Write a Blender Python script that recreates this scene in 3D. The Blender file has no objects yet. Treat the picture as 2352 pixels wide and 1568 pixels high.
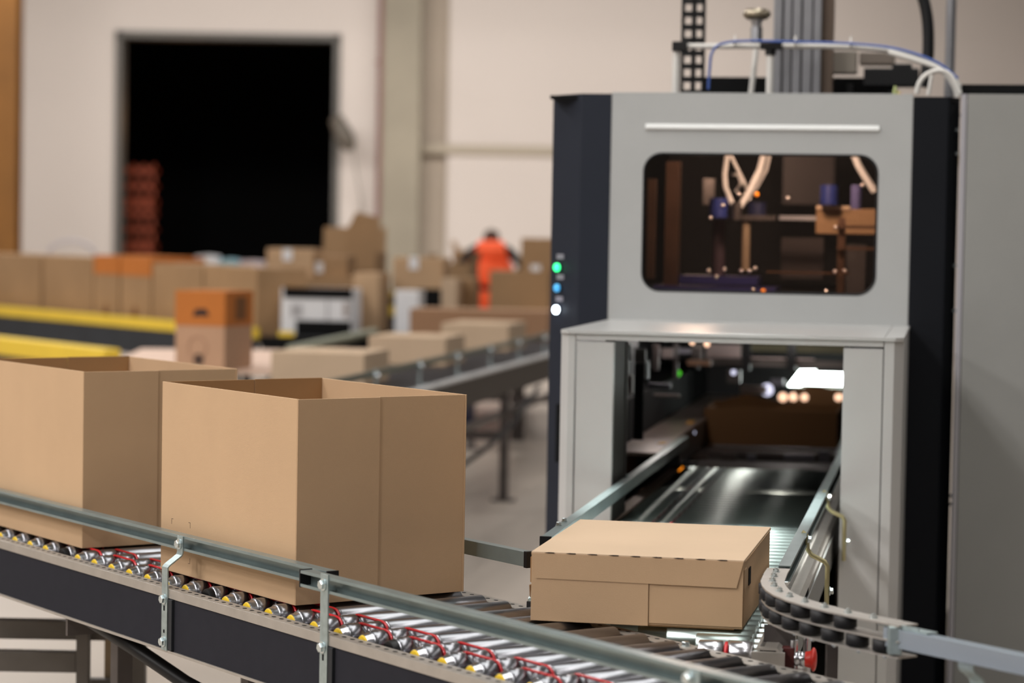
import bpy, math, random
from mathutils import Vector, Matrix
random.seed(7)
SC = bpy.context.scene
COL = SC.collection
# ------------------------------------------------------------------ camera, world, lights, exposure
PITCH, ROLL, FPX, CAMZ = .04291, .01753, 5474.4, 1.55
_f = Vector((0, math.cos(PITCH), -math.sin(PITCH)))
_r0 = Vector((1, 0, 0)); _u0 = _r0.cross(_f)
RT = _r0 * math.cos(ROLL) + _u0 * math.sin(ROLL)
UP = -_r0 * math.sin(ROLL) + _u0 * math.cos(ROLL)
cam = bpy.data.cameras.new('camera'); camo = bpy.data.objects.new('camera', cam); COL.objects.link(camo)
m = Matrix((RT, UP, -_f)).transposed().to_4x4(); m.translation = (0, 0, CAMZ); camo.matrix_world = m
cam.sensor_width = 36; cam.lens = FPX / 2352 * 36; cam.clip_end = 200; cam.clip_start = .1
cam.dof.use_dof = True; cam.dof.focus_distance = 5.0; cam.dof.aperture_fstop = 2.8
SC.camera = camo
SC.view_settings.view_transform = 'Standard'; SC.view_settings.look = 'None'
SC.view_settings.gamma = 1; SC.view_settings.exposure = 0.2; SC.view_settings.use_curve_mapping = False
w = bpy.data.worlds.new('night'); SC.world = w; w.use_nodes = True
w.node_tree.nodes['Background'].inputs[0].default_value = (.9, .95, 1, 1); w.node_tree.nodes['Background'].inputs[1].default_value = .004

def area(name, loc, size, power, color=(1, .95, .88), aim=None, spread=180):
    L = bpy.data.lights.new(name, 'AREA'); L.shape = 'RECTANGLE'; L.size, L.size_y = size
    L.energy = power; L.color = color; L.spread = math.radians(spread)
    o = bpy.data.objects.new(name, L); COL.objects.link(o); o.location = loc
    d = (Vector(aim) - Vector(loc)) if aim else Vector((0, 0, -1))
    o.rotation_euler = d.to_track_quat('-Z', 'Y').to_euler(); return o
LAMPS = []
for i, y in enumerate((-3.0, 2.2, 7.0, 12.5, 18.5, 25.0)):
    for x, p in ((-11.5, 620), (-5.6, 800), (1.6, 300), (8.0, 230)):
        LAMPS.append((x, y, p))
GY = {-3.0: .50, 2.2: .36, 7.0: .36, 12.5: .42, 18.5: .45, 25.0: .5}
GX = {-11.5: 1.7, -5.6: 1.1, 1.6: .55, 8.0: .6}
for x, y, p in LAMPS:
    area('hall_light', (x, y, 7.3), (.5, 3.0), p * GY[y] * GX[x] * (.28 if x < -9 and y > 5 else 1) * (.56 if -7 < x < 0 and y > 5 else 1), (1, .97, .95))
area('entry_fill_light', (.45, 5.0, 6.4), (3.6, 3.0), 88, (.96, 1, .97))  # unseen panel added to whiten the rollers and lift the top surfaces
area('back_wall_fill_light', (-1.5, 29.0, 5.3), (12, .7), 470, (1, .97, .95), aim=(-1.5, 33.5, -1.5))  # unseen bar added above the view to brighten the back wall

SL = bpy.data.lights.new('infeed_fill_spot', 'SPOT'); SL.energy = 4800; SL.color = (.95, 1, .98); SL.spot_size = math.radians(9.0); SL.spot_blend = .25; SL.shadow_soft_size = .12  # unseen narrow spot added to whiten the rollers before the hood
SLO = bpy.data.objects.new('infeed_fill_spot', SL); COL.objects.link(SLO)
# ------------------------------------------------------------------ coordinate helpers
CAM = Vector((0, 0, CAMZ))
def ray(x, y): return _f + RT * ((x - 1176) / FPX) - UP * ((y - 784) / FPX)
def on_z(x, y, z): d = ray(x, y); return CAM + d * ((z - CAMZ) / d.z)
def on_plane(x, y, o, n): d = ray(x, y); return CAM + d * ((Vector(o) - CAM).dot(n) / d.dot(n))
def at(x, y, Y): return on_plane(x, y, (0, Y, 0), Vector((0, 1, 0)))
class Frame:
    def __init__(s, o, yaw):
        s.o = Vector(o); s.yaw = yaw; s.x = Vector((math.cos(yaw), math.sin(yaw), 0)); s.y = Vector((-math.sin(yaw), math.cos(yaw), 0))
    def loc(s, P): d = Vector(P) - s.o; return Vector((d.dot(s.x), d.dot(s.y), d.z))
    def w(s, x, y, z): return s.o + s.x * x + s.y * y + Vector((0, 0, z))
    def on_y(s, px, py, t): return s.loc(on_plane(px, py, s.w(0, t, 0), s.y))
    def on_x(s, px, py, t): return s.loc(on_plane(px, py, s.w(t, 0, 0), s.x))
    def on_z(s, px, py, z): return s.loc(on_z(px, py, z))
N = Frame((-.43118, 4.8036, 0), .6055)      # near conveyor: x across, y along (away)
M = Frame((.12785, 6.4, 0), -.18)           # machine: x across its face, y into it

SLO.location = M.w(.45, -.40, 6.25)
# ------------------------------------------------------------------ materials
def srgb(r, g, b):
    f = lambda c: (c / 255) / 12.92 if c / 255 <= .04045 else ((c / 255 + .055) / 1.055) ** 2.4
    return (f(r), f(g), f(b), 1)
def mat(name, col, rough=.5, metal=0, var=.0, scale=20, bump=0, bscale=200, emit=None, estr=0, coat=0, stretch=None, spec=None, aniso=0):
    m = bpy.data.materials.new(name); m.use_nodes = True; nt = m.node_tree; b = nt.nodes['Principled BSDF']
    c = srgb(*col); b.inputs['Base Color'].default_value = c; b.inputs['Roughness'].default_value = rough; b.inputs['Metallic'].default_value = metal
    if coat: b.inputs['Coat Weight'].default_value = coat
    if spec is not None: b.inputs['Specular IOR Level'].default_value = spec
    tc = nt.nodes.new('ShaderNodeTexCoord'); mp = nt.nodes.new('ShaderNodeMapping'); nt.links.new(tc.outputs['Object'], mp.inputs[0])
    if stretch: mp.inputs['Scale'].default_value = stretch
    if var or bump:
        n = nt.nodes.new('ShaderNodeTexNoise'); n.inputs['Scale'].default_value = scale; n.inputs['Detail'].default_value = 5
        nt.links.new(mp.outputs[0], n.inputs['Vector'])
        if var:
            r = nt.nodes.new('ShaderNodeMapRange'); r.inputs[1].default_value = .3; r.inputs[2].default_value = .7
            r.inputs[3].default_value = 1 - var; r.inputs[4].default_value = 1 + var
            nt.links.new(n.outputs['Fac'], r.inputs[0])
            h = nt.nodes.new('ShaderNodeVectorMath'); h.operation = 'SCALE'; h.inputs[0].default_value = c[:3]
            nt.links.new(r.outputs[0], h.inputs['Scale']); nt.links.new(h.outputs[0], b.inputs['Base Color'])
        if bump:
            n2 = nt.nodes.new('ShaderNodeTexNoise'); n2.inputs['Scale'].default_value = bscale; n2.inputs['Detail'].default_value = 3
            nt.links.new(mp.outputs[0], n2.inputs['Vector'])
            bm = nt.nodes.new('ShaderNodeBump'); bm.inputs['Strength'].default_value = bump; bm.inputs['Distance'].default_value = .002
            nt.links.new(n2.outputs['Fac'], bm.inputs['Height']); nt.links.new(bm.outputs[0], b.inputs['Normal'])
    if emit:
        b.inputs['Emission Color'].default_value = srgb(*emit); b.inputs['Emission Strength'].default_value = estr
    return m
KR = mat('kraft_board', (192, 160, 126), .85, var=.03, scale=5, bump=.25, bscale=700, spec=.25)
KR2 = mat('kraft_board_brown', (162, 130, 96), .85, var=.08, scale=3, spec=.25)
KR3 = mat('kraft_board_pale', (202, 176, 148), .85, var=.05, scale=3, spec=.25)
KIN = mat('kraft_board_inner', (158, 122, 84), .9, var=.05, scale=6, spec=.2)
KEDGE = mat('board_cut_edge', (222, 192, 160), .9)
PINK = mat('pale_board', (226, 196, 176), .8, var=.03, scale=3)
ORPR = mat('orange_print', (190, 112, 44), .8, var=.05, scale=4)
ORPR2 = mat('brown_print', (120, 78, 40), .8)
INK = mat('dark_ink', (48, 34, 30), .8)
WHITE = mat('white_paper', (232, 232, 234), .7)
BLK = mat('black_plastic', (14, 14, 16), .45, spec=.4)
BLKM = mat('black_matte', (10, 10, 11), .8, spec=.2)
RUB = mat('wheel_rubber', (17, 16, 19), .6, bump=.2, bscale=300)
ZINC = mat('zinc_plated_steel', (142, 156, 156), .32, .62, var=.10, scale=14, stretch=(1, 1, 1))
ZINCB = mat('galvanised_bracket', (176, 190, 190), .42, .8, var=.12, scale=60)
GALV = mat('frame_steel', (190, 184, 176), .45, .75, var=.06, scale=25)
BOLT = mat('bolt_steel', (212, 222, 224), .22, .95)
STEEL = mat('roller_steel', (152, 152, 157), .30, 1.0, var=.07, scale=10, stretch=(.4, 8, 8), bump=.04, bscale=60)
STEELM = mat('machine_roller_steel', (178, 192, 188), .30, 1.0, var=.04, scale=10)
CHROME = mat('chrome', (205, 205, 210), .26, 1)
HUBY = mat('yellow_hub', (236, 198, 44), .5)
RED = mat('red_belt', (205, 26, 34), .35, coat=.4)
REDB = mat('red_button', (214, 48, 34), .4, coat=.3)
PANEL = mat('charcoal_panel', (40, 40, 46), .75, spec=.12, var=.05, scale=30, bump=.15, bscale=500)
PANB = mat('charcoal_joint', (22, 26, 32), .55)
GREY = mat('machine_grey_paint', (177, 178, 177), .42, var=.02, scale=8, bump=.12, bscale=600)
GREYH = mat('machine_hood_paint', (188, 187, 185), .30, var=.02, scale=8, bump=.1, bscale=600)
GREYC = mat('cabinet_grey_paint', (146, 146, 143), .45, var=.03, scale=6, bump=.12, bscale=600)
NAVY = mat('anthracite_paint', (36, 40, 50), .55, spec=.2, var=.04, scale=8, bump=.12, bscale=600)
DARK = mat('machine_interior', (34, 31, 32), .6, var=.2, scale=6)
DSTEEL = mat('dark_steel', (92, 86, 84), .4, .6, var=.15, scale=12)
ALU = mat('aluminium_profile', (168, 168, 172), .38, .8, var=.05, scale=20)
BRONZE = mat('bronze_tinted_steel', (120, 92, 74), .35, .7, var=.1, scale=10)
BLUE = mat('blue_plastic', (44, 56, 120), .4, coat=.3)
TUBEW = mat('white_tube', (226, 222, 216), .45)
TUBEB = mat('blue_tube', (70, 98, 170), .4)
YEL = mat('yellow_paint', (240, 204, 66), .55, var=.04, scale=3)
OCH = mat('ochre_paint', (140, 92, 34), .6, var=.15, scale=2)
BELTD = mat('conveyor_side_dark', (44, 48, 54), .6, var=.15, scale=3)
CONC = mat('concrete', (148, 139, 122), .85, var=.10, scale=1.2, bump=.2, bscale=20)
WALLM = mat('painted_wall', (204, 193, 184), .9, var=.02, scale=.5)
WALLD = mat('shaded_wall_panel', (172, 158, 142), .9, var=.05, scale=1)  # shade of the recess put into a darker wall colour
TRIMM = mat('wall_joint', (170, 158, 140), .9)
PIPER = mat('red_brown_pipe', (140, 98, 92), .6)
FLOORM = mat('concrete_floor', (180, 168, 155), .45, var=.06, scale=.7, bump=.1, bscale=30)
CEIL = mat('ceiling_paint', (96, 94, 92), .9)
ORF = mat('orange_hivis', (255, 92, 38), .7, emit=(255, 92, 38), estr=.0)
HAIR = mat('hair', (72, 48, 34), .8); SKIN = mat('skin', (198, 150, 122), .6)
CLOTH = mat('black_cloth', (18, 19, 24), .9); SHOE = mat('shoe_leather', (20, 18, 18), .6)
RACKO = mat('orange_crate', (135, 54, 18), .6, var=.15, scale=3)
GLOWW = mat('white_lamp_lens', (250, 255, 252), .4, emit=(244, 255, 250), estr=14)
GLOWL = mat('white_indicator', (235, 245, 255), .4, emit=(225, 240, 255), estr=9)
GLOWG = mat('green_indicator', (60, 230, 140), .4, emit=(40, 235, 130), estr=3)
GLOWB = mat('blue_indicator', (70, 150, 200), .4, emit=(60, 150, 205), estr=1.0)
GLOWO = mat('orange_indicator', (250, 150, 30), .4, emit=(250, 140, 20), estr=1.5)
GLOWG2 = mat('small_green_indicator', (80, 200, 40), .4, emit=(80, 220, 30), estr=.8)
PINKL = mat('glossy_tag', (226, 204, 200), .3)
YTAG = mat('yellow_tag', (222, 168, 70), .6)
OLIVE = mat('olive_panel', (150, 146, 116), .6, var=.15, scale=8)
# window pane: tinted, mostly clear
GLASS = bpy.data.materials.new('tinted_window'); GLASS.use_nodes = True
nt = GLASS.node_tree; nt.nodes.clear(); out = nt.nodes.new('ShaderNodeOutputMaterial'); mx = nt.nodes.new('ShaderNodeMixShader')
tr = nt.nodes.new('ShaderNodeBsdfTransparent'); gl = nt.nodes.new('ShaderNodeBsdfGlossy'); lw = nt.nodes.new('ShaderNodeFresnel')
tr.inputs[0].default_value = (.74, .66, .60, 1); gl.inputs['Roughness'].default_value = .03; lw.inputs[0].default_value = 1.45
nt.links.new(lw.outputs[0], mx.inputs[0]); nt.links.new(tr.outputs[0], mx.inputs[1]); nt.links.new(gl.outputs[0], mx.inputs[2]); nt.links.new(mx.outputs[0], out.inputs[0])

# ------------------------------------------------------------------ mesh building
class MB:
    def __init__(s): s.v = []; s.f = []; s.sm = []
    def add(s, vs, fs, smooth=False):
        o = len(s.v); s.v += [tuple(p) for p in vs]; s.f += [tuple(i + o for i in f) for f in fs]; s.sm += [smooth] * len(fs); return s
    def box(s, x0, x1, y0, y1, z0, z1):
        vs = [(x, y, z) for z in (z0, z1) for y in (y0, y1) for x in (x0, x1)]
        return s.add(vs, [(0, 2, 3, 1), (4, 5, 7, 6), (0, 1, 5, 4), (2, 6, 7, 3), (0, 4, 6, 2), (1, 3, 7, 5)])
    def prism(s, poly, a0, a1, ax='z', smooth=False):
        """poly in the two other axes (cyclic order), extruded along ax"""
        n = len(poly)
        def P(u, v, a): return {'z': (u, v, a), 'y': (u, a, v), 'x': (a, u, v)}[ax]
        vs = [P(u, v, a0) for u, v in poly] + [P(u, v, a1) for u, v in poly]
        fs = [(i, (i + 1) % n, (i + 1) % n + n, i + n) for i in range(n)]
        s.add(vs, fs, smooth); s.add(vs, [tuple(range(n))[::-1], tuple(range(n, 2 * n))]); return s
    def tube(s, pts, r, seg=10, cap=True, closed=False):
        pts = [Vector(p) for p in pts]; n = len(pts); vs = []; rr = r if isinstance(r, (list, tuple)) else [r] * n
        prev = None
        for i, p in enumerate(pts):
            if closed: t = (pts[(i + 1) % n] - pts[i - 1])
            else: t = pts[min(i + 1, n - 1)] - pts[max(i - 1, 0)]
            t.normalize()
            if prev is None:
                a = t.orthogonal().normalized()
            else:
                a = (prev - t * prev.dot(t)).normalized()
            prev = a; b = t.cross(a)
            for k in range(seg):
                th = 2 * math.pi * k / seg; vs.append(p + (a * math.cos(th) + b * math.sin(th)) * rr[i])
        fs = []
        for i in range(n if closed else n - 1):
            j = (i + 1) % n
            for k in range(seg): fs.append((i * seg + k, i * seg + (k + 1) % seg, j * seg + (k + 1) % seg, j * seg + k))
        s.add(vs, fs, True)
        if cap and not closed:
            s.add(vs[:seg], [tuple(range(seg))[::-1]]); s.add(vs[-seg:], [tuple(range(seg))])
        return s
    def lathe(s, prof, o=(0, 0, 0), d=(0, 0, 1), seg=24, smooth=True, cap=True):
        """prof: list of (distance along d, radius)"""
        o = Vector(o); d = Vector(d).normalized(); a = d.orthogonal().normalized(); b = d.cross(a); vs = []
        for h, r in prof:
            for k in range(seg):
                th = 2 * math.pi * k / seg; vs.append(o + d * h + (a * math.cos(th) + b * math.sin(th)) * r)
        fs = [(i * seg + k, i * seg + (k + 1) % seg, (i + 1) * seg + (k + 1) % seg, (i + 1) * seg + k) for i in range(len(prof) - 1) for k in range(seg)]
        s.add(vs, fs, smooth)
        if cap: s.add(vs[:seg], [tuple(range(seg))[::-1]]); s.add(vs[-seg:], [tuple(range(seg))])
        return s
    def quad(s, a, b, c, d): return s.add([a, b, c, d], [(0, 1, 2, 3)])
    def mesh(s, name, ma, bevel=None):
        me = bpy.data.meshes.new(name); me.from_pydata(s.v, [], s.f); me.polygons.foreach_set('use_smooth', s.sm); me.materials.append(ma); me.update()
        import bmesh
        bm = bmesh.new(); bm.from_mesh(me); bmesh.ops.recalc_face_normals(bm, faces=bm.faces); bm.to_mesh(me); bm.free()
        return me
def obj(name, mb, ma, parent=None, bevel=0, label=None, kind=None, loc=None):
    me = mb if isinstance(mb, bpy.types.Mesh) else mb.mesh(name, ma)
    o = bpy.data.objects.new(name, me); COL.objects.link(o); o.parent = parent
    if loc: o.location = loc
    if bevel:
        b = o.modifiers.new('bevel', 'BEVEL'); b.width = bevel; b.segments = 2; b.limit_method = 'ANGLE'; b.harden_normals = False
    if label: o['label'] = label
    if kind: o['kind'] = kind
    return o
def tag(o, label, cat, group=None, kind=None):
    o['label'] = label; o['category'] = cat
    if group: o['group'] = group
    if kind: o['kind'] = kind
    return o
def thing(name, label, cat, frame=None, loc=(0, 0, 0), yaw=0, group=None):
    o = bpy.data.objects.new(name, None); COL.objects.link(o); o.empty_display_size = .1
    if frame: o.location = frame.w(*loc); o.rotation_euler = (0, 0, frame.yaw + yaw)
    else: o.location = loc; o.rotation_euler = (0, 0, yaw)
    return tag(o, label, cat, group)
def struct(name, mb, ma, bevel=0): return obj(name, mb, ma, None, bevel, kind='structure')

# ------------------------------------------------------------------ the hall
YW = 34.0
fl = MB().box(-26, 22, -9, YW + .5, -.2, 0); struct('floor', fl, FLOORM)
dl, dr = at(267, 300, YW).x, at(777, 300, YW).x; dt = at(500, 78, YW).z
PL, PR = at(880, 300, YW).x, at(968, 300, YW).x
wb = MB().box(-26, dl, YW, YW + .35, 0, 10).box(dr, PL, YW, YW + .35, 0, 10).box(dl, dr, YW, YW + .35, dt, 10)
struct('wall_back', wb, WALLM)
rr_ = at(1028, 300, YW).x
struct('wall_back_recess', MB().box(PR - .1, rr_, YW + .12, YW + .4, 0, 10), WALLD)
struct('wall_back_right', MB().box(rr_, 22, YW, YW + .35, 0, 10), WALLM)
struct('trim_1', MB().box(PL, PR, YW - .35, YW + .3, 0, 10), CONC, .03)
zj = at(1130, 342, YW).z; struct('trim_2', MB().box(rr_ - .35, 22, YW - .05, YW, zj - .08, zj + .05), TRIMM)
struct('wall_left', MB().box(-26.4, -26, -9, YW, 0, 10), WALLM)
WALLF = mat('dark_wall', (92, 88, 84), .9, var=.05, scale=.5)
struct('wall_right', MB().box(22, 22.4, -9, YW, 0, 10), WALLF)
struct('wall_front', MB().box(-26, 22, -9.4, -9, 0, 10), WALLF)
struct('ceiling', MB().box(-26.4, 22.4, -9.4, YW + .4, 9, 9.3), CEIL)
d1 = MB(); d1.box(dl - .02, dl + .07, YW - .05, YW + .4, 0, dt + .02).box(dr - .07, dr + .02, YW - .05, YW + .4, 0, dt + .02).box(dl, dr, YW - .05, YW + .4, dt - .07, dt + .02)
struct('door_1', d1, mat('door_frame', (92, 88, 82), .6))
struct('floor_outside', MB().box(-16, 4, YW + .5, YW + 14, -.2, -.01), BLKM)
struct('wall_outside', MB().box(-14, 4, YW + 9, YW + 9.3, 0, 8).box(-14.3, -14, YW + .4, YW + 9, 0, 8).box(4, 4.3, YW + .4, YW + 9, 0, 8).box(-14.3, 4.3, YW + .4, YW + 9.3, 8, 8.2), BLKM)
for x, y, p in LAMPS:       # luminaire bodies above the lights
    t = thing('ceiling_light', 'long ceiling luminaire hanging in a row above the conveyors', 'light', loc=(x, y, 7.33), group='ceiling luminaires of the hall')
    obj('housing', MB().box(-.3, .3, -1.55, 1.55, 0, .1), WHITE, t)
    for yy in (-1.2, 1.2): obj('suspension_wire', MB().tube([(0, yy, .1), (0, yy, 1.67)], .006, 6), ALU, t)
t = thing('added_entry_lamp', 'unseen wide lamp added over the machine entrance to brighten the rollers', 'light', loc=(.45, 5.0, 6.43)); obj('housing', MB().box(-1.85, 1.85, -1.55, 1.55, 0, .1), WHITE, t)
for xx in (-1, 1): obj('suspension_wire', MB().tube([(xx, 0, .1), (xx, 0, 2.57)], .006, 6), ALU, t)
t = thing('added_infeed_spot', 'unseen small spotlight added to brighten the rollers before the hood', 'light', M, (.45, -.40, 6.27))
obj('lamp_can', MB().lathe([(0, .17), (.12, .17), (.12, .10)], (0, 0, 0), (0, 0, 1), 20, cap=False), WHITE, t)
t = thing('added_wall_washer', 'unseen lamp bar added to brighten the back wall', 'light', loc=(-1.5, 29, 5.45)); obj('housing', MB().box(-4, 4, -.3, .3, 0, .1), WHITE, t)
for xx in (-3, 3): obj('suspension_wire', MB().tube([(xx, 0, .1), (xx, 0, 3.55)], .006, 6), ALU, t)

# red-brown downpipe, wall lamp, ochre column, crates in the doorway
a = at(874, 300, YW - .2); t = thing('downpipe', 'red-brown vertical pipe beside the concrete pillar on the back wall', 'pipe', loc=(a.x, YW - .12, 0))
obj('pipe', MB().tube([(0, 0, 0), (0, 0, 8.9)], .055, 12), PIPER, t)
for z in (1.5, 4, 6.5): obj('pipe_clamp', MB().box(-.08, .08, -.02, .11, z, z + .04), PIPER, t)
a = at(790, 310, YW - .4); t = thing('wall_lamp', 'dark grey tilted spotlight hanging at the right edge of the black doorway', 'lamp', loc=(a.x, YW - .42, a.z))
h = MB().lathe([(-.30, .02), (-.26, .10), (0, .13), (.16, .11), (.24, .05)], (0, 0, 0), (.45, 0, -.9), 16); obj('lamp_head', h, mat('grey_lamp', (92, 84, 74), .6), t)
obj('wall_arm', MB().tube([(.05, 0, -.02), (.09, .4, -.02)], .03, 8), DSTEEL, t)
obj('cable', MB().tube([(.14, 0, -.2), (.17, .1, -.5), (.24, .3, -.9), (.27, .36, -1.4), (.28, .38, -2.4)], .018, 6), mat('grey_cable', (168, 160, 152), .6), t)
a = at(43, 300, 27.5); b_ = at(-60, 300, 27.5)
t = thing('ochre_column', 'ochre painted steel column at the left edge of the view', 'column', loc=((a.x + b_.x) / 2, 27.5, 0)); W = (a.x - b_.x) / 2
obj('shaft', MB().box(-W, W, -.12, -.09, 0, 9).box(-.02, .02, -.09, .17, 0, 9).box(-W, W, .17, .2, 0, 9), OCH, t); obj('base_plate', MB().box(-W - .1, W + .1, -.2, .3, 0, .03), OCH, t)
# stack of orange crates just beyond the doorway
for i in range(4):
    c0 = at(274, 560, YW + 1.2)
    t = thing('orange_crate', 'orange plastic crate beyond the black doorway, %s of its stack' % ('lowest', 'second from the bottom', 'second from the top', 'topmost')[i], 'crate', loc=(c0.x + .27, YW + 1.4, i * .64), group='orange crates behind the doorway')
    mb = MB().box(-.25, .25, -.2, .2, .0, .05)
    for z in (.05, .27, .5): mb.box(-.25, .25, -.2, -.17, z, z + .09).box(-.25, .25, .17, .2, z, z + .09).box(-.25, -.22, -.2, .2, z, z + .09).box(.22, .25, -.2, .2, z, z + .09)
    for x in (-.25, -.09, .06, .21): mb.box(x, x + .04, -.2, -.17, .0, .64)
    obj('crate_body', mb, RACKO, t)
L = bpy.data.lights.new('outside_glow', 'POINT'); L.energy = 9; L.color = (1, .5, .2); L.shadow_soft_size = .1
lo = bpy.data.objects.new('outside_glow', L); COL.objects.link(lo); lo.location = (c0.x + 1.0, YW + .8, 3.2)

# ------------------------------------------------------------------ near roller conveyor (frame N)
NCV = thing('roller_conveyor', 'long roller conveyor in the foreground with charcoal side panels, carrying the open boxes', 'conveyor', N, (0, 0, 0))
Y0, Y1 = -2.1, 3.5
FZ = .786
# side panels: near side in three lengths, far side
segs = [(Y0, -.280), (-.268, .397), (.408, Y1)]
for a, b in segs:
    obj('side_panel', MB().prism([(-.076, FZ - .018), (-.070, FZ - .018), (-.070, .660), (-.05, .660), (-.05, .654), (-.076, .654)], a, b, 'y'), PANEL, NCV)
obj('side_flange', MB().prism([(-.079, FZ), (-.047, FZ), (-.047, FZ - .003), (-.0755, FZ - .003), (-.0755, FZ - .020), (-.079, FZ - .020)], Y0, Y1, 'y'), GALV, NCV, .0008)
obj('bottom_ledge', MB().box(-.080, -.05, Y0, Y1, .648, .6535), GALV, NCV)
for y in (.3975, -.281): obj('joint_strip', MB().box(-.083, -.074, y - .012, y + .004, .656, FZ - .021), PANB, NCV, .001)
obj('far_flange', MB().prism([(.430, FZ), (.473, FZ), (.473, .658), (.470, .658), (.470, FZ - .003), (.430, FZ - .003)], Y0, Y1, 'y'), GALV, NCV, .0006)
# perforations (dark oval slots) and notches
ph = MB(); pf = MB(); nt_ = MB()
y = Y0 + .02
while y < Y1 - .02:
    for mbx, cx in ((ph, -.0615), (pf, .456)):
        n = 8; mbx.add([(cx + .0046 * math.cos(k * math.pi / 4), y + .0066 * math.sin(k * math.pi / 4), FZ + .0003) for k in range(n)], [tuple(range(n))])
    y += .092 / 3
obj('perforation', ph, BLKM, NCV, kind='stuff'); obj('perforation', pf, BLKM, NCV, kind='stuff')
# rollers
TUBE0, TUBE1 = -.026, .420
RZ = .775; RR = .025
def groove(c): return [(c - .008, RR), (c - .006, RR - .0025), (c - .003, RR - .0045), (c, RR - .005), (c + .003, RR - .0045), (c + .006, RR - .0025), (c + .008, RR)]
prof = [(TUBE0, RR - .003), (TUBE0 + .002, RR)] + groove(.012) + groove(.060) + [(.2, RR), (TUBE1 - .002, RR), (TUBE1, RR - .003)]
ME_R = MB().lathe(prof, (0, 0, 0), (1, 0, 0), 28).mesh('roller', STEEL)
ME_CAP = MB().lathe([(-.040, .0185), (-.037, .0195), (-.032, .0205), (-.0262, .0222)], (0, 0, 0), (1, 0, 0), 20).mesh('end_cap', CHROME)
ME_CAPB = MB().lathe([(-.040, .0195), (-.036, .0215), (-.0262, .0225)], (0, 0, 0), (1, 0, 0), 20).mesh('end_cap', BLK)
ME_HUB = MB().lathe([(-.0425, .0165), (-.0398, .018)], (0, 0, 0), (1, 0, 0), 16).mesh('hub', HUBY)
ME_AX = MB().lathe([(.420, .012), (.4275, .010)], (0, 0, 0), (1, 0, 0), 6, False).lathe([(.4275, .006), (.440, .006)], (0, 0, 0), (1, 0, 0), 6, False).mesh('axle', BLK)
PIT = .0925; U0 = -.057
bh = RR - .005 + .0028
def belt_mesh(x):
    pts = []
    for k in range(9): th = math.pi / 2 + math.pi * k / 8; pts.append((x, -PIT / 2 + bh * math.cos(th), bh * math.sin(th)))
    for k in range(9): th = -math.pi / 2 + math.pi * k / 8; pts.append((x, PIT / 2 + bh * math.cos(th), bh * math.sin(th)))
    return MB().tube(pts, .0028, 8, closed=True).mesh('drive_belt', RED)
BM = (belt_mesh(.012), belt_mesh(.060))
k0 = int((Y0 - U0) / PIT) ; k1 = int((Y1 - U0) / PIT)
for k in range(k0 + 1, k1):
    y = U0 + k * PIT
    r = obj('roller', ME_R, None, NCV, loc=(0, y, RZ))
    black = k % 8 == 4
    obj('end_cap', ME_CAPB if black else ME_CAP, None, r)
    if not black: obj('hub', ME_HUB, None, r)
    obj('axle', ME_AX, None, r)
    obj('drive_belt', BM[k % 2], None, NCV, loc=(0, y - PIT / 2, RZ))
    # bright pressed seat between the rollers on the far flange
    obj('axle_seat', MB().box(.424, .431, y + .020, y + .072, FZ - .022, FZ - .002), GALV, NCV)
# bed plate below the rollers
obj('bed_plate', MB().box(-.05, .46, Y0, Y1, .664, .668), mat('bed_plate', (90, 88, 86), .6, .3), NCV)
# guide rails
def channel(x_open, x_web, z0, z1, lip=.006, th=.0022):
    s = 1 if x_web > x_open else -1; o, w_ = x_open, x_web
    return [(o, z1 - lip), (o, z1), (w_, z1), (w_, z0), (o, z0), (o, z0 + lip), (o + s * th, z0 + lip), (o + s * th, z0 + th), (w_ - s * th, z0 + th), (w_ - s * th, z1 - th), (o + s * th, z1 - th), (o + s * th, z1 - lip)]
GA = obj('guide_rail', MB().prism(channel(-.044, -.018, .866, .898), -.200, Y1, 'y'), ZINC, NCV, .0006)
GB = obj('guide_rail', MB().prism(channel(-.080, -.054, .866, .898), Y0, -.160, 'y'), ZINC, NCV, .0006)
obj('rail_end_cap', MB().box(-.0805, -.0535, -.162, -.1585, .8645, .8995), BLK, GB)
obj('rail_end_cap', MB().box(-.0435, -.0175, -.2035, -.1995, .8645, .8985), BLK, GA)
GC = obj('guide_rail', MB().prism(channel(.478, .455, .870, .901), -.160, 2.2, 'y'), ZINC, NCV, .0006, label='far side guide rail behind the open boxes')
obj('rail_end_cap', MB().box(.4535, .4795, -.170, -.159, .8685, .9025), BLK, GC)
def hexbolt(parent, o, d, r=.0095, name='bolt', washer=True):
    d = Vector(d); mb = MB()
    if washer: mb.lathe([(0, r * 1.25), (.0018, r * 1.25)], o, d, 16, False)
    mb.lathe([(.0018, r), (.0075, r), (.009, r * .8)], o, d, 6, False)
    return obj(name, mb, BOLT, parent)
def strip(path, y0, y1, th=.003):
    """path of (x,z) points, thickness inwards; flat bar bent in x-z"""
    P = [Vector(p) for p in path]; L_ = []; R_ = []
    for i, p in enumerate(P):
        t = (P[min(i + 1, len(P) - 1)] - P[max(i - 1, 0)]).normalized(); n = Vector((-t.y, t.x)); L_.append(p); R_.append(p + n * th)
    return MB().prism([tuple(p) for p in L_] + [tuple(p) for p in reversed(R_)], y0, y1, 'y')
br = obj('rail_bracket', strip([(-.047, .897), (-.047, .862), (-.049, .857), (-.077, .838), (-.0825, .832), (-.0825, .652)], .408, .434), ZINCB, NCV, .0008)
for z, x in ((.880, -.0475), (.763, -.083), (.671, -.083)): hexbolt(br, (x, .423, z), (-1, 0, 0), .0095)
obj('slot_hole', MB().box(-.0832, -.0828, .419, .424, .738, .749).box(-.0832, -.0828, .419, .424, .690, .697), BLKM, br)
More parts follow.
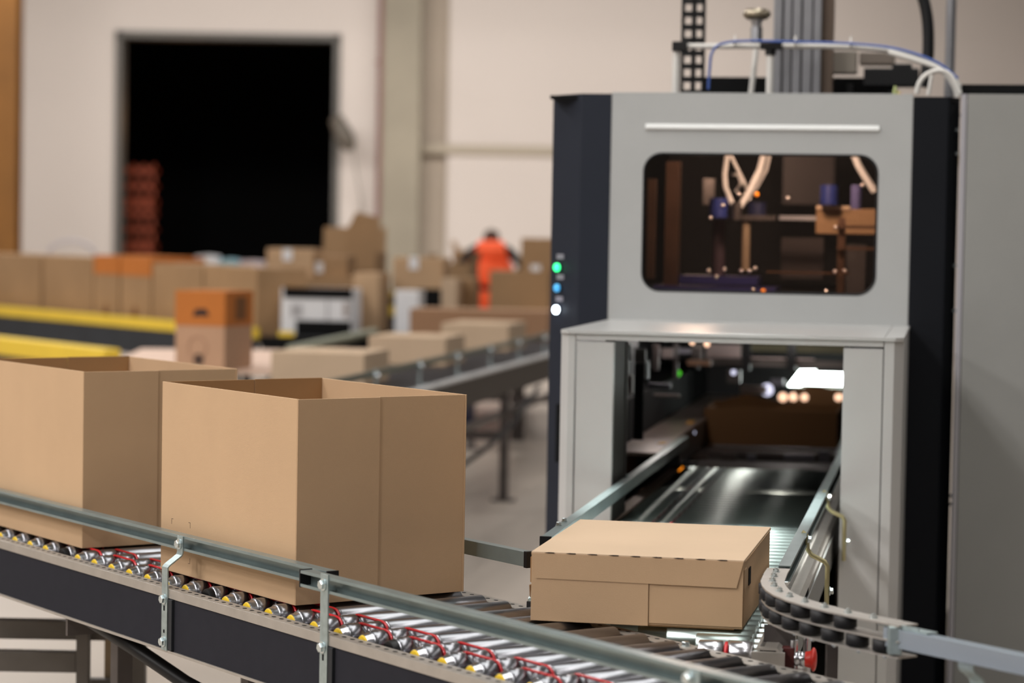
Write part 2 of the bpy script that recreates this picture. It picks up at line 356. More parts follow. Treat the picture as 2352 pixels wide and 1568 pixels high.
br = obj('rail_bracket', strip([(-.0825, .903), (-.0825, .8), (-.0825, .652)], -.273, -.245), ZINCB, NCV, .0008)
for z in (.882, .761, .67): hexbolt(br, (-.083, -.256, z), (-1, 0, 0), .0095)
obj('slot_hole', MB().box(-.0832, -.0828, -.2605, -.2555, .736, .748), BLKM, br)
br = obj('rail_bracket', strip([(-.0825, .896), (-.0825, .8), (-.0825, .652)], -1.395, -1.365), ZINCB, NCV, .0008)
for z in (.882, .771): hexbolt(br, (-.083, -1.370, z), (-1, 0, 0), .0095)
for y, x in ((1.6, -.0655), (2.8, -.0655)):
    br = obj('rail_bracket', strip([(-.047, .897), (-.047, .862), (-.049, .857), (-.077, .838), (-.0825, .832), (-.0825, .652)], y, y + .024), ZINCB, NCV, .0008)
    for z, xx in ((.880, -.0475), (.763, -.083)): hexbolt(br, (xx, y + .012, z), (-1, 0, 0), .0095)
for y in (.3, 1.5): obj('rail_post', MB().box(.474, .479, y, y + .024, .66, .885), ZINCB, NCV)
obj('stop_block', MB().box(.440, .475, -.235, -.19, FZ, FZ + .018), BLK, NCV, .002)
hexbolt(NCV, (.452, -.7, FZ), (0, 0, 1), .008)
# supports under the conveyor
for y in (.93, -1.4, 2.9):
    for x in (.05, .40): obj('leg', MB().box(x, x + .04, y, y + .04, 0.0, .664), DSTEEL, NCV, .002)
    obj('cross_beam', MB().box(-.06, .46, y + .04, y + .05, .60, .655), DSTEEL, NCV)
    obj('foot_plate', MB().box(.0, .46, y - .02, y + .06, 0, .012), DSTEEL, NCV)
# hose slung under the conveyor
hp = [(-.03, 1.0, .655), (-.02, .85, .63), (.0, .72, .60), (.06, .60, .54), (.16, .45, .47), (.30, .3, .42)]
obj('cable_hose', MB().tube([Vector(p) for p in hp], .017, 10), BLK, NCV)

# ------------------------------------------------------------------ support frame seen under the conveyor at lower left
def low(px, py, Y): return at(px, py, Y)
SF = thing('steel_substructure', 'grey steel support frame standing on the floor under the left end of the foreground conveyor', 'frame', loc=(-1.05, 6.35, 0))
def lowbox(x0, x1, y0, y1, Y, d=.04):
    a = low(x0, y0, Y); b = low(x1, y1, Y); return (a.x + 1.05, b.x + 1.05, Y - 6.35, Y - 6.35 + d, b.z, a.z)
GR1 = mat('support_steel', (98, 92, 86), .5, .3, var=.1, scale=8); GR2 = mat('tan_post', (156, 134, 104), .6, var=.1, scale=8)
obj('cross_beam', MB().box(*lowbox(-120, 243, 1421, 1471, 6.45)), GR1, SF, .002)
obj('cross_beam', MB().box(*lowbox(-120, 174, 1493, 1545, 6.4)), GR1, SF, .002)
for x0, x1, y0, mt_, Y in ((175, 202, 1443, GR1, 6.38), (240, 286, 1455, GR2, 6.6), (303, 332, 1470, GR1, 6.5)):
    b = list(lowbox(x0, x1, y0, 1568, Y)); b[4] = 0; obj('post', MB().box(*b), mt_, SF, .002)
obj('foot_rail', MB().box(*lowbox(180, 300, 1560, 1600, 6.55)), GR1, SF, .002)
b = list(lowbox(150, 340, 1560, 1600, 6.38)); obj('base_plate', MB().box(b[0] - .3, b[1], b[2] - .05, b[3] + .25, 0, .01), GR1, SF)

# ------------------------------------------------------------------ boxes on the near conveyor
def open_box(v, u, label, w=.411, d=.608, h=.419, yaw=0, marks=False):
    t = thing('open_cardboard_box', label, 'box', N, (v, u, RZ + RR + .0006), yaw, 'open cardboard boxes on the foreground conveyor')
    th = .004
    obj('side_panel', MB().box(0, th, 0, d, .0, h), KR, t, .0008)
    obj('side_panel', MB().box(w - th, w, 0, d, .0, h), KR, t, .0008)
    # front: two overlapping leaves meeting in a vertical seam
    sx = w * .475
    obj('front_leaf', MB().box(.0006, sx, -.0022, -.0022 + th, .0, h - .0006), KR, t, .0006)
    obj('front_leaf', MB().box(sx + .001, w - th, .0015, .0015 + th, .0, h), KR, t, .0006)
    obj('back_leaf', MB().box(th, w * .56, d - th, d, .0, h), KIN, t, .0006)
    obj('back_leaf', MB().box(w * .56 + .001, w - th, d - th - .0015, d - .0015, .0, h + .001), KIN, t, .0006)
    obj('bottom_panel', MB().box(th, w - th, th, d - th, 0, .005), KR, t)
    if marks:
        mm = MB(); X = -.0004
        def L(y, z, sy, sz): mm.box(X, 0, min(y, y + sy * .008), max(y, y + sy * .008), z - .0004, z + .0004).box(X, 0, y - .0004, y + .0004, min(z, z + sz * .012), max(z, z + sz * .012))
        L(.555, .118, -1, -1); L(.465, .118, 1, -1); L(.465, .028, 1, 1)
        obj('crop_marks', mm, INK, t)
    return t
open_box(0, 0, 'tall open cardboard box with no flaps in the middle of the foreground conveyor', marks=True)
open_box(-.012, 1.002, 'open cardboard box cut off by the left edge of the picture', marks=False)
# closed flat carton at the junction
CT = Frame((.04565, 4.66799, 0), -.19829)
CW, CD, CH = .419, .562, .137
t = thing('flat_carton', 'flat closed cardboard carton with a tucked lid at the machine exit', 'box', CT, (0, 0, RZ + RR + .0006))
obj('body', MB().box(.0015, CW - .0015, .004, CD, .002, CH - .004), KR, t, .001)
obj('lid_top', MB().box(0, CW, -.001, CD, CH - .004, CH), KR3, t, .001)
zf = CH - .054
obj('front_tuck_flap', MB().prism([(.0, CH - .003), (CW - .001, CH - .003), (CW - .014, zf - .0005), (.010, zf + .0015)], -.002, .0012, 'y'), KR, t, .0005)
obj('front_panel', MB().box(.0005, .2335, -.0005, .0042, .0005, CH - .006), KR, t, .0006)
obj('front_panel', MB().box(.2345, CW - .0015, .0015, .0045, .006, CH - .006), KR, t, .0006)
obj('bottom_fold', MB().box(.012, CW - .018, .006, .05, -.0003, .002), KIN, t)
sl = MB()
for k in range(9):
    x = .026 + k * .0425; sl.prism([(x, CH - .0012), (x + .009, CH - .0002), (x + .020, CH - .0004), (x + .020, CH - .0022), (x + .009, CH - .0026)], -.0026, -.0019, 'y')
obj('perforation_slit', sl, INK, t, kind='stuff')
obj('side_tab', MB().box(-.0025, 0, .004, .05, .075, CH - .012).prism([(.0, .07), (.012, .07), (.008, .045)], -.0035, -.0015, 'x'), KIN, t, .0004)
obj('hand_slot', MB().box(CW - .0016, CW + .0004, .10, .137, .074, .108), BLKM, t)
obj('side_flap', MB().box(CW - .001, CW + .0006, .012, .05, .006, CH - .02), KR, t, .0004)
we = MB()
for k in range(22):
    y = .02 + k * .0245; we.prism([(y, CH - .004), (y + .012, CH - .0052), (y + .0245, CH - .004)], CW - .001, CW + .0012, 'x')
obj('scored_edge', we, KR, t)

# ------------------------------------------------------------------ machine conveyor (frame M)
MCV = thing('machine_conveyor', 'narrow roller conveyor running out of the machine to the foreground conveyor', 'conveyor', M, (0, 0, 0))
X0, X1 = .165, .673
def far_limit(t_):        # the rollers stop short along the diagonal edge of the near conveyor
    for i in range(200):
        s = X0 + (X1 - X0) * i / 200; P = N.loc(M.w(s, t_ - .025, 0))
        if P.x > .487: return s
    return None
prof_m = lambda a, b: [(a, .022), (a + .002, .024), (b - .002, .024), (b, .022)]
PM = .064; k = 0; tt = 1.62
ME_FULL = MB().lathe([(X0 + .004, .022), (X0 + .006, .024), (.255, .024), (.257, .0205), (.263, .0205), (.265, .024), (.305, .024), (.307, .0205), (.313, .0205), (.315, .024), (X1 - .006, .024), (X1 - .004, .022)], (0, 0, 0), (1, 0, 0), 24).mesh('roller', STEELM)
ME_OB = [MB().tube([(x, -PM / 2 + .0222 * math.cos(math.pi / 2 + math.pi * q / 6), .0222 * math.sin(math.pi / 2 + math.pi * q / 6)) for q in range(7)] + [(x, PM / 2 + .0222 * math.cos(-math.pi / 2 + math.pi * q / 6), .0222 * math.sin(-math.pi / 2 + math.pi * q / 6)) for q in range(7)], .0026, 8, closed=True).mesh('drive_belt', RED) for x in (.26, .31)]
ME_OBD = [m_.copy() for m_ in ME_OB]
for m_ in ME_OBD: m_.materials[0] = mat('shaded_belt', (74, 16, 22), .5)  # belts under the hood: shade put into a darker red
while tt > -1.87:
    s0 = far_limit(tt)
    if s0 is None: tt -= PM; k += 1; continue
    if s0 < X0 + .01:
        r = obj('roller', ME_FULL, None, MCV, loc=(0, tt, .776)); obj('drive_belt', (ME_OB if tt < .02 else ME_OBD)[k % 2], None, MCV, loc=(0, tt - PM / 2, .776))
    elif s0 < X1 - .03:
        r = obj('roller', MB().lathe(prof_m(s0 + .012, X1 - .004), (0, 0, 0), (1, 0, 0), 24), STEELM, MCV, loc=(0, tt, .776))
    else: tt -= PM; k += 1; continue
    obj('axle', MB().lathe([(X1 - .004, .007), (X1 + .012, .007)], (0, 0, 0), (1, 0, 0), 6, False), BOLT, r)
    tt -= PM; k += 1
# last short driven roller with a red belt between its two drums
TL = -1.845
lr = obj('roller', MB().lathe(prof_m(.575, .622), (0, 0, 0), (1, 0, 0), 24).lathe(prof_m(.634, .678), (0, 0, 0), (1, 0, 0), 24), CHROME, MCV, loc=(0, TL, .776))
obj('drive_belt', MB().tube([(.628, .019 * math.cos(q * math.pi / 8), .019 * math.sin(q * math.pi / 8)) for q in range(16)], .004, 8, closed=True), RED, lr)
for x in (.630, .660): obj('idler_wheel', MB().lathe([(x, .013), (x + .002, .016), (x + .016, .016), (x + .018, .013)], (0, -.02, -.036), (1, 0, 0), 18), mat('idler_metal', (80, 70, 78), .3, .8), lr)
obj('side_frame', MB().prism([(X1 + .012, .792), (X1 + .050, .792), (X1 + .060, .784), (X1 + .060, .690), (X1 + .056, .690), (X1 + .056, .782), (X1 + .048, .788), (X1 + .012, .788)], -1.86, 1.7, 'y'), GALV, MCV, .0006)
obj('side_cover', MB().box(X1 + .0605, X1 + .064, -1.40, 1.6, .695, .772), GREYC, MCV, .001)
obj('side_frame', MB().prism([(X0 - .012, .792), (X0 - .050, .792), (X0 - .050, .690), (X0 - .046, .690), (X0 - .046, .788), (X0 - .012, .788)], -1.02, 1.7, 'y'), mat('side_frame_brown', (150, 128, 112), .5, .5), MCV, .0006)
dm = MB(); y = -1.84
while y < 1.0:
    dm.box(X1 + .018, X1 + .026, y, y + .005, .7922, .7926); y += .0155
y = -1.84
while y < -1.0:
    dm.box(X1 + .0602, X1 + .0606, y, y + .005, .772, .786); y += .0155
obj('perforation', dm, BLKM, MCV, kind='stuff')
# guide rails of the machine conveyor
RLt = obj('guide_rail', MB().prism(channel(.158, .182, .868, .9), -1.19, 1.62, 'y'), ZINC, MCV, .0006)
obj('rail_end_cap', MB().box(.157, .183, -1.197, -1.189, .8665, .9015), BLK, RLt)
RRt = obj('guide_rail', MB().prism(channel(.724, .699, .868, .9), -1.50, 1.62, 'y'), ZINC, MCV, .0006)
for ty, px in ((-.02, 1888), (-.93, 1857)):
    rd = obj('rail_support', MB().tube([(.712, ty, .902), (.722, ty, .895), (.726, ty, .862), (.735, ty, .850), (.765, ty, .836), (.771, ty, .826), (.771, ty, .72)], .0055, 10), mat('passivated_rod', (196, 186, 142), .35, .7), MCV)
    hexbolt(rd, (.726, ty, .885), (1, 0, 0), .008); hexbolt(rd, (.777, ty, .77), (1, 0, 0), .008)
for ty in (-.98, -.9, .18): hexbolt(RLt, (.164, ty, .9), (0, 0, 1), .006)
# end casting and emergency stop
obj('end_plate', MB().prism([(X1 + .004, .786), (X1 + .066, .786), (X1 + .066, .7), (X1 + .004, .7)], -1.875, -1.861, 'y').box(X1 + .061, X1 + .10, -1.87, -1.60, .70, .745), GALV, MCV, .001)
for x, t0 in ((.752, -1.80), (.772, -1.72)): obj('conduit', MB().tube([(x, t0, .80), (x, t0, .5)], .008, 10), CHROME, MCV)
obj('leg', MB().box(.69, .73, -1.7, -1.66, 0, .69), DSTEEL, MCV); obj('leg', MB().box(.13, .17, -.9, -.86, 0, .69), DSTEEL, MCV)
obj('leg', MB().box(.69, .73, 1.5, 1.54, 0, .69), DSTEEL, MCV); obj('leg', MB().box(.13, .17, 1.5, 1.54, 0, .69), DSTEEL, MCV)
ES = M.on_y(1825, 1512, -1.80)
t = thing('emergency_stop', 'red mushroom emergency stop button below the curved wheel guide', 'button', M, (ES.x, -1.80, ES.z))
obj('collar', MB().lathe([(0, .014), (.002, .0145), (.006, .0145), (.007, .0135), (.011, .0135), (.012, .0145), (.016, .0145), (.018, .0135), (.020, .013)], (0, 0, 0), (1, 0, 0), 24), CHROME, t)
obj('button_head', MB().lathe([(.020, .014), (.030, .0165), (.032, .019), (.034, .0225), (.037, .0228), (.040, .019), (.042, .010), (.0425, .001)], (0, 0, 0), (1, 0, 0), 28), REDB, t)
obj('switch_body', MB().box(-.03, 0, -.014, .014, -.022, .022), mat('dark_red_body', (70, 20, 18), .5), t, .001)
obj('mounting_bracket', MB().box(-.06, -.0, .012, .018, -.03, .06), DSTEEL, t)

# ------------------------------------------------------------------ curved skate-wheel guide
cl = [(0.535, 4.70), (.523, 4.64), (0.512, 4.575), (.503, 4.52), (.499, 4.46), (.500, 4.40), (.507, 4.345), (.523, 4.285), (.548, 4.225), (.580, 4.167), (.617, 4.110), (.652, 4.062), (.680, 4.022)]
def offs(path, d):
    P = [Vector(p) for p in path]; out = []
    for i, p in enumerate(P):
        t_ = (P[min(i + 1, len(P) - 1)] - P[max(i - 1, 0)]).normalized(); n = Vector((-t_.y, t_.x)); out.append(p + n * d)
    return out
CG = thing('curved_wheel_guide', 'curved guide of black skate wheels between steel plates beside the flat carton', 'conveyor guide', loc=(.52, 4.35, 0))
O = Vector((.52, 4.35))
for zi, (z, nm) in enumerate(((.908, 'top'), (.881, 'middle'), (.854, 'bottom'))):
    A = offs(cl, .024); B = offs(cl, -.021); n = len(cl)
    # ring polygons
    vs = [(p.x - O.x, p.y - O.y, z) for p in A] + [(p.x - O.x, p.y - O.y, z) for p in B] + [(p.x - O.x, p.y - O.y, z - .003) for p in A] + [(p.x - O.x, p.y - O.y, z - .003) for p in B]
    fs = []
    for i in range(n - 1):
        fs += [(i, i + 1, n + i + 1, n + i), (2 * n + i, 3 * n + i, 3 * n + i + 1, 2 * n + i + 1), (i, 2 * n + i, 2 * n + i + 1, i + 1), (n + i, n + i + 1, 3 * n + i + 1, 3 * n + i)]
    fs += [(0, n, 3 * n, 2 * n), (n - 1, 3 * n - 1, 4 * n - 1, 2 * n - 1)]
    o = obj('curved_plate', MB().add(vs, fs), GALV, CG)
CGT = o
def along(dist):
    P = [Vector(p) for p in cl]; acc = 0
    for i in range(len(P) - 1):
        L_ = (P[i + 1] - P[i]).length
        if acc + L_ >= dist: return P[i] + (P[i + 1] - P[i]) * ((dist - acc) / L_), (P[i + 1] - P[i]).normalized()
        acc += L_
    return P[-1], (P[-1] - P[-2]).normalized()
ME_WH = MB().lathe([(-.0105, .018), (-.0095, .0205), (.0095, .0205), (.0105, .018), (.0105, .012), (.008, .011), (.008, .004)], (0, 0, 0), (0, 0, 1), 28).mesh('skate_wheel', RUB)
ME_BT = MB().lathe([(0, .0078), (.0012, .0078)], (0, 0, 0), (0, 0, 1), 14, False).lathe([(.0012, .0058), (.006, .0058)], (0, 0, 0), (0, 0, 1), 6, False).lathe([(.006, .003), (.0085, .003)], (0, 0, 0), (0, 0, 1), 8, False).mesh('bolt', BOLT)
PW = .0655
for k in range(10):
    P, T = along(.055 + k * PW); n = Vector((-T.y, T.x))
    if k < 9:
        c = P - n * .007 if False else P
        obj('skate_wheel', ME_WH, None, CG, loc=(c.x - O.x - n.x * .0045, c.y - O.y - n.y * .0045, .8935))
    obj('bolt', ME_BT, None, CG, loc=(P.x - O.x + n.x * .001, P.y - O.y + n.y * .001, .908))
    P, T = along(.055 + (k + .5) * PW); n = Vector((-T.y, T.x))
    obj('skate_wheel', ME_WH, None, CG, loc=(P.x - O.x - n.x * .0045, P.y - O.y - n.y * .0045, .8665))
    b = obj('bolt', ME_BT, None, CG, loc=(P.x - O.x, P.y - O.y, .851)); b.rotation_euler = (math.pi, 0, 0)
obj('end_block', MB().box(.128, .150, -.335, -.31, .857, .905), ZINCB, CG, .002)
obj('support_post', MB().box(.055, .075, -.10, -.08, .70, .852), DSTEEL, CG)

# right-hand guide rail going out of frame
RG = thing('outfeed_guide_rail', 'box-section steel guide rail running out of the picture at lower right', 'guide rail', N, (.451, -1.235, 0))
obj('rail', MB().prism(channel(.024, 0, .868, .9, .005), -1.0, 0, 'y'), mat('brushed_rail', (176, 188, 198), .35, .75, var=.05, scale=10, stretch=(1, .2, 1)), RG, .0006)
obj('splice_plate', MB().box(.004, .03, -.10, .02, .9005, .9035).box(.004, .007, -.08, .0, .9035, .908), ZINCB, RG, .0008)
sb = obj('rail_bracket', strip([(.006, .868), (.006, .858), (.010, .852), (.030, .838), (.034, .832), (.034, .60)], -.205, -.172), ZINCB, RG, .0008)
obj('rail_foot', MB().box(-.004, .04, -.21, -.165, .598, .602), ZINCB, RG)

# ------------------------------------------------------------------ the packing machine
MC = thing('packing_machine', 'large grey and anthracite packing machine with a dark window and an open hood', 'machine', M, (0, 0, 0))
T0 = .96
# hood: chamfered posts, top and front beam
def cpost(x0, x1, y0, y1, c, side):
    if side < 0: return [(x0 + c, y0), (x1, y0), (x1, y1), (x0, y1), (x0, y0 + c * 1.3)]
    return [(x0, y0), (x1 - c, y0), (x1, y0 + c * 1.3), (x1, y1), (x0, y1)]
hd = obj('hood_top', MB().prism([(.020, -.006), (.893, -.006), (.913, .018), (.913, T0), (0, T0), (0, .018)], 1.300, 1.309, 'z'), GREYH, MC, .004)
obj('seam', MB().box(.862, .8635, .0, T0, 1.3088, 1.3096), DSTEEL, hd)
obj('front_beam', MB().box(.045, .861, .0, .02, 1.284, 1.2995), GREYH, MC, .001)
obj('front_beam', MB().box(.045, .861, .012, .05, 1.2835, 1.299), GREYH, MC)
for side, x0, x1, xs in ((-1, .0, .043, None), (1, .863, .913, None)):
    obj('corner_post', MB().prism(cpost(x0, x1, 0, .06, .024, side), .0, 1.2995, 'z'), GREYH, MC, .0015)
obj('hood_front_panel', MB().box(.0455, .147, .003, .03, .0, 1.279), GREYH, MC, .002)
obj('hood_front_panel', MB().box(.757, .8605, .003, .03, .0, 1.279), GREYH, MC, .002)
obj('hood_side', MB().box(.002, .012, .06, T0, .0, 1.3), GREYH, MC); obj('hood_side', MB().box(.901, .911, .06, T0, .0, 1.3), GREYH, MC)
obj('inner_jamb', MB().box(.120, .146, .03, .30, .0, 1.299), mat('jamb_dark', (62, 58, 54), .5), MC)
obj('inner_jamb', MB().box(.758, .772, .03, .30, .0, 1.299), mat('jamb_dark2', (62, 58, 54), .5), MC)
# upper front panel with the rounded window opening
def rounded(x0, x1, z0, z1, r, n=8):
    out = []
    for cx, cz, a0 in ((x1 - r, z1 - r, 0), (x0 + r, z1 - r, 90), (x0 + r, z0 + r, 180), (x1 - r, z0 + r, 270)):
        out.append([(cx + r * math.cos(math.radians(a0 + 90 * k / n)), cz + r * math.sin(math.radians(a0 + 90 * k / n))) for k in range(n + 1)])
    return out
def holed(x0, x1, z0, z1, arcs, y0, y1):
    mb = MB(); cs = [(x1, z1), (x0, z1), (x0, z0), (x1, z0)]
    for y in (y0, y1):
        for q in range(4):
            A = arcs[q]; C_ = cs[q]
            for k in range(len(A) - 1): mb.add([(A[k][0], y, A[k][1]), (A[k + 1][0], y, A[k + 1][1]), (C_[0], y, C_[1])], [(0, 1, 2)])
            Bq = arcs[(q + 1) % 4]; D = cs[(q + 1) % 4]
            mb.add([(A[-1][0], y, A[-1][1]), (Bq[0][0], y, Bq[0][1]), (D[0], y, D[1]), (C_[0], y, C_[1])], [(0, 1, 2, 3)])
    ring = [p for a in arcs for p in a]; n = len(ring)
    mb.add([(p[0], y0, p[1]) for p in ring] + [(p[0], y1, p[1]) for p in ring], [(i, (i + 1) % n, (i + 1) % n + n, i + n) for i in range(n)])
    for i in range(4):
        a, b = cs[i], cs[(i + 1) % 4]; mb.add([(a[0], y0, a[1]), (b[0], y0, b[1]), (b[0], y1, b[1]), (a[0], y1, a[1])], [(0, 1, 2, 3)])
    return mb
WX0, WX1, WZ0, WZ1 = .098, .806, 1.400, 1.820
fp = obj('front_panel', holed(-.006, .907, 1.309, 2.003, rounded(WX0, WX1, WZ0, WZ1, .055), T0, T0 + .006), GREY, MC)
obj('panel_return', MB().box(-.006, .907, T0, T0 + .05, 2.001, 2.006).box(-.006, -.003, T0, T0 + .03, 1.309, 2.003).box(.904, .907, T0, T0 + .03, 1.309, 2.003), GREY, MC, .001)
obj('embossed_ridge', MB().prism([(T0, 1.912), (T0 - .009, 1.899), (T0 - .009, 1.895), (T0, 1.892)], .100, .808, 'x'), mat('ridge_highlight', (222, 222, 220), .25), MC, .002)  # highlight along the ridge put into a lighter colour than the panel
obj('window_pane', holed(.05, .85, 1.36, 1.86, rounded(.3, .6, 1.6, 1.7, .03), T0 + .008, T0 + .012) if False else MB().box(.06, .84, T0 + .008, T0 + .012, 1.37, 1.85), GLASS, MC)
gk = MB(); A = [p for a in rounded(WX0, WX1, WZ0, WZ1, .055) for p in a]
obj('window_gasket', gk.tube([(p[0], T0 + .002, p[1]) for p in A], .004, 8, closed=True), BLK, MC)
# anthracite columns
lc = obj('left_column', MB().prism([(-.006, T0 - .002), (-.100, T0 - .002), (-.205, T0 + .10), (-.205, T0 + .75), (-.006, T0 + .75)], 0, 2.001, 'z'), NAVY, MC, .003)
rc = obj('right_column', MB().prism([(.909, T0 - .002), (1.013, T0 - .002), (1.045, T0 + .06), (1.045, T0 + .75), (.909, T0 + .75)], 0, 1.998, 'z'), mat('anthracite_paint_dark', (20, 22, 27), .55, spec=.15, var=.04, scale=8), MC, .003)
# indicator lights with caption plates on the chamfer of the left column
dch = Vector((-.105, .102, 0)).normalized(); nch = Vector((-dch.y, dch.x, 0)); nch = Vector((-.697, -.717, 0))
for px, py, gm, nm in ((1284, 614, GLOWG, 'green'), (1284, 661, GLOWB, 'blue'), (1282, 711, GLOWL, 'white')):
    # chamfer plane through (-.1,T0)-( -.205,T0+.1)
    P0 = M.w(-.1, T0 - .002, 0); nw = (M.x * nch.x + M.y * nch.y)
    Pw = on_plane(px, py, P0, nw); Pl = M.loc(Pw)
    s = obj('push_button', MB().lathe([(0, .0155), (.004, .0155), (.005, .014)], Pl, nch, 20), CHROME if False else BLK, lc)
    s.parent = MC
    obj('lens', MB().lathe([(.005, .0125), (.012, .0125), (.015, .0095), (.016, .002)], Pl, nch, 18), gm, s, label=nm + ' glowing lens')
    tv = Vector((0, 0, 1)); side = Vector((.717, -.697, 0))
    c = M.loc(on_plane(px + 4, py - 25, P0, nw)) + nch * .001
    obj('caption_plate', MB().add([c + side * a + tv * b + nch * d_ for d_ in (0, .0015) for a, b in ((-.018, -.0075), (.018, -.0075), (.018, .0075), (-.018, .0075))], [(0, 1, 2, 3), (4, 5, 6, 7), (0, 1, 5, 4), (1, 2, 6, 5), (2, 3, 7, 6), (3, 0, 4, 7)]), mat('caption_plate', (150, 148, 158), .5), MC)
    tx = MB()
    for q in range(4):
        cc = c + nch * .0017 + side * (-.0125 + q * .0082)
        tx.add([cc + side * a + tv * b for a, b in ((-.0022, -.0032), (.0022, -.0032), (.0022, .0032), (-.0022, .0032))], [(0, 1, 2, 3)])
    obj('lettering', tx, mat('caption_ink', (92, 90, 102), .6), MC, kind='stuff')
# screws on the right column
for py in (295, 350, 610, 715, 1145, 1165):
    p = M.on_y(2200 - (py - 200) * .015, py, T0 - .06); obj('screw', MB().lathe([(0, .006), (.004, .005)], (p.x, T0 + .03, p.z), (-.5, -1, 0), 10), BOLT, rc).parent = MC
# machine body: sides, roof, back, interior deck
obj('side_wall', MB().box(-.205, -.195, T0 + .5, 4.0, 0, 1.99), NAVY, MC)
obj('side_wall', MB().box(1.03, 1.045, T0 + .5, 4.0, 0, 1.99), NAVY, MC)
obj('roof_plate', MB().box(-.20, 1.04, T0 + .35, 4.0, 1.975, 1.99), DARK, MC)
obj('roof_plate', MB().box(-.20, 1.04, T0 + .01, T0 + .34, 1.985, 1.996), BLKM, MC)
obj('back_wall', MB().box(-.2, 1.04, 3.9, 3.95, 0, 1.98), DARK, MC)
obj('inner_deck', MB().box(-.09, 1.0, T0 + .05, T0 + .2, 1.365, 1.38).box(-.17, 1.0, T0 + .2, 3.9, 1.365, 1.38), DARK, MC)
obj('inner_wall', MB().box(-.19, -.17, T0 + .16, 3.9, 0, 1.98).box(1.0, 1.02, T0 + .16, 3.9, 0, 1.98), DARK, MC)
obj('inner_jamb', MB().box(-.006, .03, T0 + .02, T0 + .08, .0, 1.98), BLKM, MC); obj('inner_jamb', MB().box(.87, .909, T0 + .02, T0 + .08, .0, 1.98), BLKM, MC)
# things seen inside the tunnel
def T(px, py, t_): return M.on_y(px, py, t_)
def tbox(x0, x1, y0, y1, t_, d, ma, name, parent=MC, bev=0, label=None):
    a = T(x0, y0, t_); b = T(x1, y1, t_); return obj(name, MB().box(min(a.x, b.x), max(a.x, b.x), t_, t_ + d, min(a.z, b.z), max(a.z, b.z)), ma, parent, bev, label)
tbox(1560, 1930, 1060, 1072, 1.72, .02, ALU, 'cross_bar'); tbox(1640, 1925, 1022, 1034, 2.2, .02, ALU, 'cross_bar')
tbox(1610, 1950, 822, 846, 3.0, .05, mat('grey_beam', (112, 104, 100), .5, .3), 'gantry_beam')
tbox(1622, 1700, 790, 822, 3.1, .04, PINKL, 'bright_plate'); tbox(1700, 1955, 788, 812, 3.3, .04, OLIVE, 'upper_panel'); tbox(1622, 1870, 818, 827, 2.98, .03, PINKL, 'edge_strip')
for x in (1712, 1816): tbox(x - 8, x + 10, 788, 850, 2.92, .05, BLK, 'clamp_bracket')
tbox(1835, 1955, 855, 886, 3.35, .03, GLOWW, 'tunnel_lamp', label='glowing white lamp bar')
obj('tunnel_lamp', MB().add([T(1810, 886, 3.36), T(1840, 886, 3.36), T(1875, 850, 3.36), T(1838, 850, 3.36)], [(0, 1, 2, 3)]).add([T(1810, 886, 3.38), T(1840, 886, 3.38), T(1875, 850, 3.38), T(1838, 850, 3.38)], [(0, 1, 2, 3)]), GLOWW, MC)
tbox(1820, 1950, 888, 898, 3.3, .03, OLIVE, 'lamp_ledge')
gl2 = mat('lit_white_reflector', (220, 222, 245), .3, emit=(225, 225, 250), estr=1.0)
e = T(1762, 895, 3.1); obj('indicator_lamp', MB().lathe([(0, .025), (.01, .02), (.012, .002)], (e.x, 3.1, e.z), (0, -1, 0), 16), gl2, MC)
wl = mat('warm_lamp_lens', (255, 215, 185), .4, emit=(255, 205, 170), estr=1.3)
for x in (1798, 1823, 1848, 1926): e = T(x, 912, 2.95); obj('indicator_lamp', MB().lathe([(0, .018), (.01, .015), (.012, .002)], (e.x, 2.95, e.z), (0, -1, 0), 14), wl, MC)
for x, y, t_, g, r in ((1557, 857, 2.6, GLOWG2, .012), (1564, 1077, 1.9, GLOWO, .010), (1590, 786, 2.2, wl, .009), (1624, 790, 2.2, wl, .010), (1592, 993, 2.1, gl2, .008), (1685, 855, 2.6, gl2, .010)):
    e = T(x, y, t_); obj('indicator_lamp', MB().lathe([(0, r), (.006, r * .8), (.008, .001)], (e.x, t_, e.z), (0, -1, 0), 14), g, MC)
# sloped side table left of the belt with yellow tags
zt = .902
tb = obj('side_table', MB().box(.02, .156, .95, 3.85, zt - .012, zt), mat('side_table_steel', (150, 134, 126), .35, .55, var=.15, scale=10), MC)
tbk = obj('side_table_skirt', MB().box(.146, .152, 1.64, 3.85, zt - .10, zt - .012), DSTEEL, MC)
for px, py in ((1586, 970), (1522, 1017)):
    p = M.on_z(px, py, zt); obj('yellow_tag', MB().box(p.x - .012, p.x + .012, p.y - .05, p.y + .05, zt, zt + .002), YTAG, MC)
obj('belt_guard', MB().box(-.165, .02, .98, 3.85, .86, 1.04), BLKM, MC)
# vertical frames on the left inside
tbox(1410, 1434, 783, 1145, .26, .03, mat('jamb_inner', (52, 46, 42), .5), 'inner_post')
tbox(1458, 1475, 835, 1010, .99, .03, BLKM, 'slide_rail'); tbox(1436, 1448, 790, 830, 1.05, .02, ALU, 'bright_fitting'); tbox(1432, 1441, 822, 858, 1.05, .02, ALU, 'bright_fitting'); tbox(1480, 1489, 830, 870, 1.10, .02, ALU, 'bright_fitting'); tbox(1458, 1482, 800, 834, 1.10, .02, DSTEEL, 'bearing_block')
tbox(1590, 1612, 790, 830, 2.5, .03, DSTEEL, 'fitting'); tbox(1578, 1632, 826, 840, 2.4, .03, BRONZE, 'fitting')
tbox(1670, 1700, 850, 880, 2.6, .04, DSTEEL, 'cylinder_block')
fm = [mat('fitting_tone', c_, .4, .4) for c_ in ((150, 136, 132), (96, 86, 84), (60, 54, 54), (120, 118, 128))]
rf = random.Random(3)
